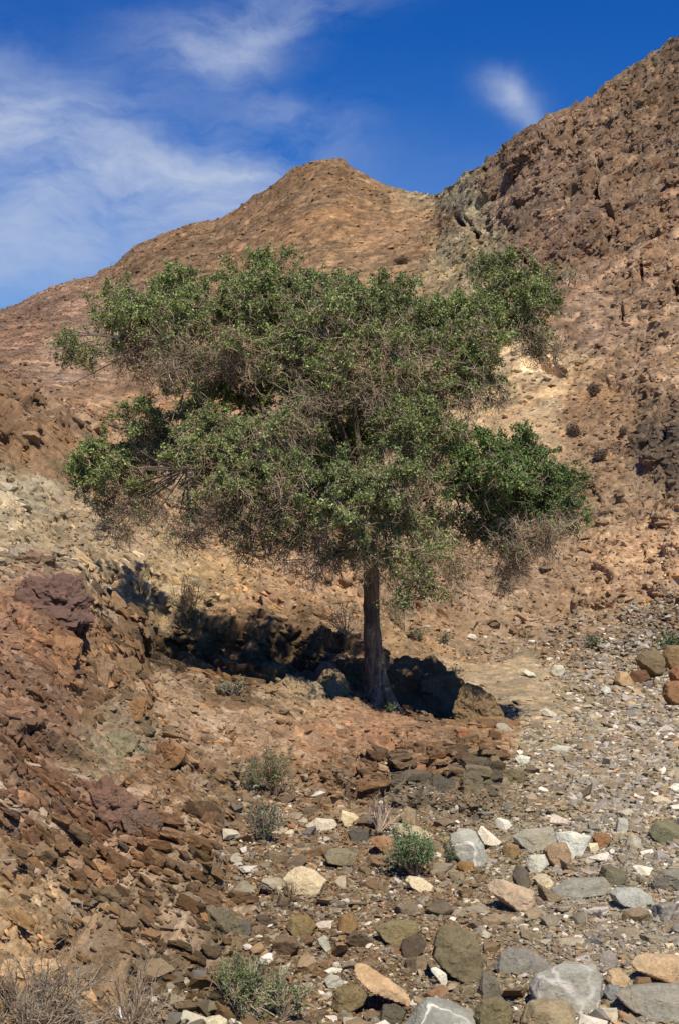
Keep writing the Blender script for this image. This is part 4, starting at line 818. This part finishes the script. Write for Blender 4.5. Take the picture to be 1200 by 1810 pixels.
for k, (x, y) in enumerate(targets):
    e = at(x, y, 16.9 if y < 700 else 16.3); m1 = hub+(e-hub)*.33+np.array([0, rng.normal(0, .15), .25*(1 if y < 700 else .6)]); m2 = hub+(e-hub)*.68+np.array([0, rng.normal(0, .15), .18])
    o, q = tube_part('limb', [hub+np.array([0, 0, -.1]), m1, m2, e], [.055, .035, .022, .010], tree, 8, 6, .1, k+1); limbs.append(q)
LQ = np.concatenate(limbs)
lp, ls, lc, twA, twB = [], [], [], [], []
for (x, y, rx, ry, dd, gn, dr) in BL:
    if x < 315: dd += .45 if y > 740 else .5
    c = at(x, y, dd); sc = dd/F; rad = np.array([rx*sc, (rx+ry)*.5*sc*1.35, ry*sc]); vol = rx*ry/2500.
    # a bough from the nearest limb
    k = np.argmin(np.linalg.norm(LQ-c, axis=1)); q = grow(np.repeat(LQ[k][None], 2, 0), c-LQ[k]+rng.normal(0, .05, (2, 3)), np.full(2, np.linalg.norm(c-LQ[k])+.02), 8, .10)
    twA.append(tubes(q, .010, .005, 4))
    nb = int(26*vol)+6
    d = unit(rng.normal(size=(nb, 3))+np.array([0, -.1, .15])); st = c+rng.normal(0, .28, (nb, 3))*rad
    br = grow(st, d, np.full(nb, 1.)*rad.mean()*rng.uniform(.7, 1.2, nb), 6, .22, -.02)
    off_ = (br-c)/rad; rr_ = np.linalg.norm(off_, axis=-1, keepdims=True); br = c+off_*np.where(rr_ > 1.15, 1.15/rr_, 1)*rad
    twA.append(tubes(br, .006, .003, 3))
    ntw = int(170*vol)
    p, dd_ = pick(br, ntw, .25, 1.); tw = grow(p, dd_*.5+unit(rng.normal(size=(ntw, 3))), rng.uniform(.08, .2, ntw), 4, .3, .0)
    if gn > 0:
        nl = int(8800*vol*gn); p, d2 = pick(tw, nl, .1, 1.); p = p+rng.normal(0, .016, p.shape)
        # green sits in tufts, mostly on the upper side of a clump
        rel = (p-c)/rad; tuft = fbm(p.astype(np.float32), 4.2, 3, 91)*1.25; keep = (tuft+.35*rel[:, 2]+.20*(gn-.5)) > -.20
        p = p[keep]; lp.append(p); ls.append(rng.uniform(.020, .044, len(p)))
        colz = G1 if gn > .75 or y < 700 else G1+G3
        if x > 820 and y > 780: colz = (np.array(G2+G1)*.85).tolist()
        if 520 < x < 760 and y > 800: colz = G3+G1
        cc_ = leafcols(len(p), colz)*1.45; cc_ *= np.exp(fbm(p.astype(np.float32), 2.2, 2, 95)*.45)[:, None]; lc.append(cc_)
    if dr > 0:
        nd = int(400*vol*dr); p, d2 = pick(br, nd, .1, 1.); p = p+rng.normal(0, .12, p.shape)*rad
        q = grow(p, unit(rng.normal(size=(nd, 3))+np.array([0, -.2, -.25])), rng.uniform(.12, .32, nd), 5, .42, -.10); twB.append(tubes(q, .0036, .0016, 3))
        n2 = nd*2; p, d2 = pick(q, n2, .1, .95); q2 = grow(p, d2*.4+rng.normal(size=(n2, 3)), rng.uniform(.04, .12, n2), 3, .35, -.05); twB.append(tubes(q2, .0024, .0012, 3))
    twA.append(tubes(tw[:len(tw)//2], .0028, .0014, 3))
V, Fc = leaves(np.concatenate(lp), np.concatenate(ls)); lcv = np.repeat(np.concatenate(lc), 4, 0)
crown = mesh_np('crown', V-base, Fc, M_LEAF, False, {'col': ('FLOAT_COLOR', lcv)}, tree)
print('leaves', len(Fc))
wood('branchlets', twA, (.16, .125, .09), tree, origin=base)
wood('dry_twigs', twB, (.38, .28, .175), tree, origin=base)
# --- shrubs
def shrub(name, label, cat, x, y, hpx, wpx, stems, nleaf, lsz, cols, stemcol, group=None, D=None, up=.9, twr=.003, tw=8, wob=.18, droop=0., lo=.35, sub=3, off=(0, 0), thing_parts=('stems', 'foliage'), lean=0.):
    b = spot(x, y)[0] if D is None else at(x, y, D); Dd = b[1]; h = hpx*Dd/F; wd = wpx*Dd/F
    rg = np.random.default_rng(int(x*3+y)); root = empty(name, b); tag(root, label, cat, group)
    a = rg.uniform(0, 2*math.pi, stems); rr_ = np.sqrt(rg.random(stems)); tx = np.cos(a)*rr_*wd*.5+lean*wd; ty = np.sin(a)*rr_*wd*.4
    tgt = np.stack([tx, ty, h*rg.uniform(.55, 1.05, stems)*np.sqrt(np.clip(1.15-(rr_*.85)**2, .1, 1))*np.where(rr_ > .8, up, 1)], 1)
    st = np.stack([tx*.06, ty*.06, np.full(stems, -.03*h)], 1)
    q = grow(st, tgt, np.linalg.norm(tgt, axis=1)*1.02, 7, wob*.6, droop)
    parts = [tubes(q, twr*1.7, twr*.7, 4)]
    n2 = stems*tw; p, d = pick(q, n2, lo, 1., rg); q2 = grow(p, d+rg.normal(0, .55, (n2, 3)), rg.uniform(.12, .32, n2)*h, 5, wob, droop); parts.append(tubes(q2, twr*.8, twr*.4, 3))
    n3 = n2*sub
    if n3: p, d = pick(q2, n3, .2, 1., rg); q3 = grow(p, d+rg.normal(0, .6, (n3, 3)), rg.uniform(.05, .14, n3)*h, 4, wob, droop); parts.append(tubes(q3, twr*.5, twr*.3, 3))
    else: q3 = q2
    wood(thing_parts[0], parts, stemcol, root)
    if nleaf:
        p, d = pick(q3, nleaf, .1, 1., rg); p = p+rg.normal(0, lsz*.5, p.shape); V, Fc = leaves(p, rg.uniform(.6, 1.3, nleaf)*lsz, rg, .4)
        mesh_np(thing_parts[1], V, Fc, M_LEAF, False, {'col': ('FLOAT_COLOR', np.repeat(leafcols(nleaf, cols, rg), 4, 0))}, root)
    return root
BG = [(.06, .14, .045), (.08, .17, .06), (.11, .19, .075)]; YG = [(.13, .22, .045), (.09, .18, .035), (.16, .23, .07)]; OG = [(.12, .15, .06), (.16, .17, .09), (.09, .12, .05)]
shrub('green_bush', 'small leafy blue green bush among stones left of the upright grey boulder', 'bush', 735, 1546, 84, 88, 26, 3000, .017, [(.09, .19, .06), (.11, .22, .075), (.14, .24, .09)], (.30, .22, .14))
shrub('green_bush', 'low leafy sprig touching the upright pale grey boulder', 'plant', 790, 1530, 50, 30, 6, 260, .017, BG, (.30, .22, .14))
shrub('scrub_bush', 'scrubby yellow green bush with reddish dry stems below the central outcrop', 'bush', 490, 1404, 88, 78, 24, 2200, .017, YG+OG, (.34, .22, .14), tw=9)
shrub('scrub_bush', 'thin olive green bush at the left side of the scrubby one', 'bush', 440, 1398, 80, 46, 8, 420, .02, OG, (.34, .26, .17))
shrub('green_plant', 'low blue green plant on the brown gravel below the scrubby bush', 'plant', 474, 1487, 66, 52, 20, 1100, .017, [(.09, .13, .06), (.12, .17, .09), (.07, .10, .05)], (.32, .24, .16))
shrub('green_plant', 'sparse grey green plant between the scrubby bush and the low blue green one', 'plant', 470, 1440, 32, 60, 7, 240, .015, [(.14, .18, .10)], (.32, .24, .16))
shrub('green_bush', 'fresh green bush with pale bare stems at the bottom edge', 'bush', 430, 1806, 112, 64, 26, 2700, .012, YG, (.36, .28, .19), tw=9, twr=.003)
shrub('green_bush', 'smaller bright green bush right of the bottom edge bush', 'bush', 500, 1800, 88, 66, 16, 1300, .012, YG, (.36, .28, .19), twr=.003)
shrub('dead_shrub', 'big grey leafless shrub of fine twigs in the lower left corner', 'shrub', 60, 1838, 165, 260, 46, 0, .01, G1, DRYG, tw=11, twr=.0022, wob=.16, lo=.2, sub=4)
shrub('dead_shrub', 'brownish leafless shrub with long reaching twigs right of the grey one', 'shrub', 235, 1822, 130, 190, 20, 0, .01, G1, (.30, .23, .15), tw=8, twr=.0019, wob=.16, lo=.2)
shrub('dead_shrub', 'tangle of pale dry twigs standing behind the big grey shrub', 'shrub', 160, 1720, 120, 190, 13, 0, .01, G1, (.36, .29, .21), tw=5, twr=.002, wob=.14, lo=.3, sub=2)
shrub('dry_stalks', 'cluster of thin upright straw coloured stalks by the dark slate rock', 'plant', 668, 1472, 72, 52, 12, 0, .01, G1, (.42, .33, .23), tw=4, twr=.0042, lo=.4, sub=2, thing_parts=('stalks', 'x'))
shrub('dry_tuft', 'dry brown tuft of grass at the left foot of the lone cream boulder', 'grass tuft', 514, 1592, 34, 44, 26, 60, .01, YG, (.30, .21, .12), tw=3, sub=0, thing_parts=('stalks', 'foliage'))
shrub('green_plant', 'small grey green sprig at the edge of the tree shadow on the ledge', 'plant', 412, 1226, 32, 44, 12, 300, .028, [(.14, .18, .09), (.18, .2, .12)], (.3, .24, .17), twr=.004)
shrub('green_plant', 'dark sprig at the left end of the black tree shadow', 'plant', 255, 1158, 44, 60, 9, 110, .03, [(.09, .12, .06)], (.2, .17, .13), twr=.005)
shrub('green_plant', 'tiny green shoot at the foot of the tree trunk', 'plant', 690, 1258, 16, 22, 8, 90, .024, YG, (.2, .17, .1), D=16.3, twr=.003)
shrub('green_plant', 'bright green plant on the rubble at the right picture edge', 'plant', 1180, 1144, 24, 32, 14, 420, .05, [(.12, .2, .06), (.09, .15, .05)], (.3, .24, .17), twr=.005)
shrub('green_plant', 'grey green plant on the right bank above the white rounded rock', 'plant', 1050, 1144, 22, 40, 12, 300, .05, [(.15, .17, .09)], (.3, .24, .17), twr=.005)
shrub('green_plant', 'olive plant low on bare ground right of the tree trunk', 'plant', 735, 1132, 24, 30, 10, 190, .045, OG, (.3, .24, .17), twr=.005)
shrub('green_plant', 'small olive plant on the path edge over the shaded boulder', 'plant', 803, 1192, 16, 24, 8, 120, .04, OG, (.3, .24, .17), twr=.005)
shrub('green_plant', 'tiny olive plant beside the small white stone near the trunk', 'plant', 790, 1136, 20, 26, 8, 110, .045, OG, (.3, .24, .17), twr=.005)
shrub('dry_shrub', 'golden dry bush on the bank left of the tree trunk', 'bush', 335, 1090, 80, 90, 20, 120, .03, [(.2, .17, .07)], (.40, .28, .14), twr=.004, tw=8, sub=2)
shrub('dry_shrub', 'pale straw bush on the bank just left of the trunk', 'bush', 610, 1120, 70, 80, 18, 160, .035, [(.24, .22, .1)], (.42, .32, .19), twr=.004, tw=8, sub=2)
shrub('dry_shrub', 'straw coloured bush on the bank right of the trunk', 'bush', 715, 1112, 80, 70, 18, 500, .04, [(.18, .19, .08), (.14, .17, .07)], (.40, .31, .19), twr=.004, tw=8, sub=2)
for (x, y, h, w_, lab) in [(707,464,11,28,'dark tussock high on the brown middle hill'),(1046,698,24,26,'dark round tussock below the crag on the right slope'),(1012,768,18,26,'small dark tussock under the round one on the slope'),(1060,812,22,28,'wide brown tussock on the slope above the layered rocks'),(1100,770,12,16,'faint brown tussock right of the dark round one')]:
    shrub('tussock', lab, 'tussock', x, y, h, w_, 60, 0, .01, G1, (.15, .11, .07), 'tussocks on the hillside', tw=6, twr=.014 if y > 600 else .022, sub=2, lo=.1)
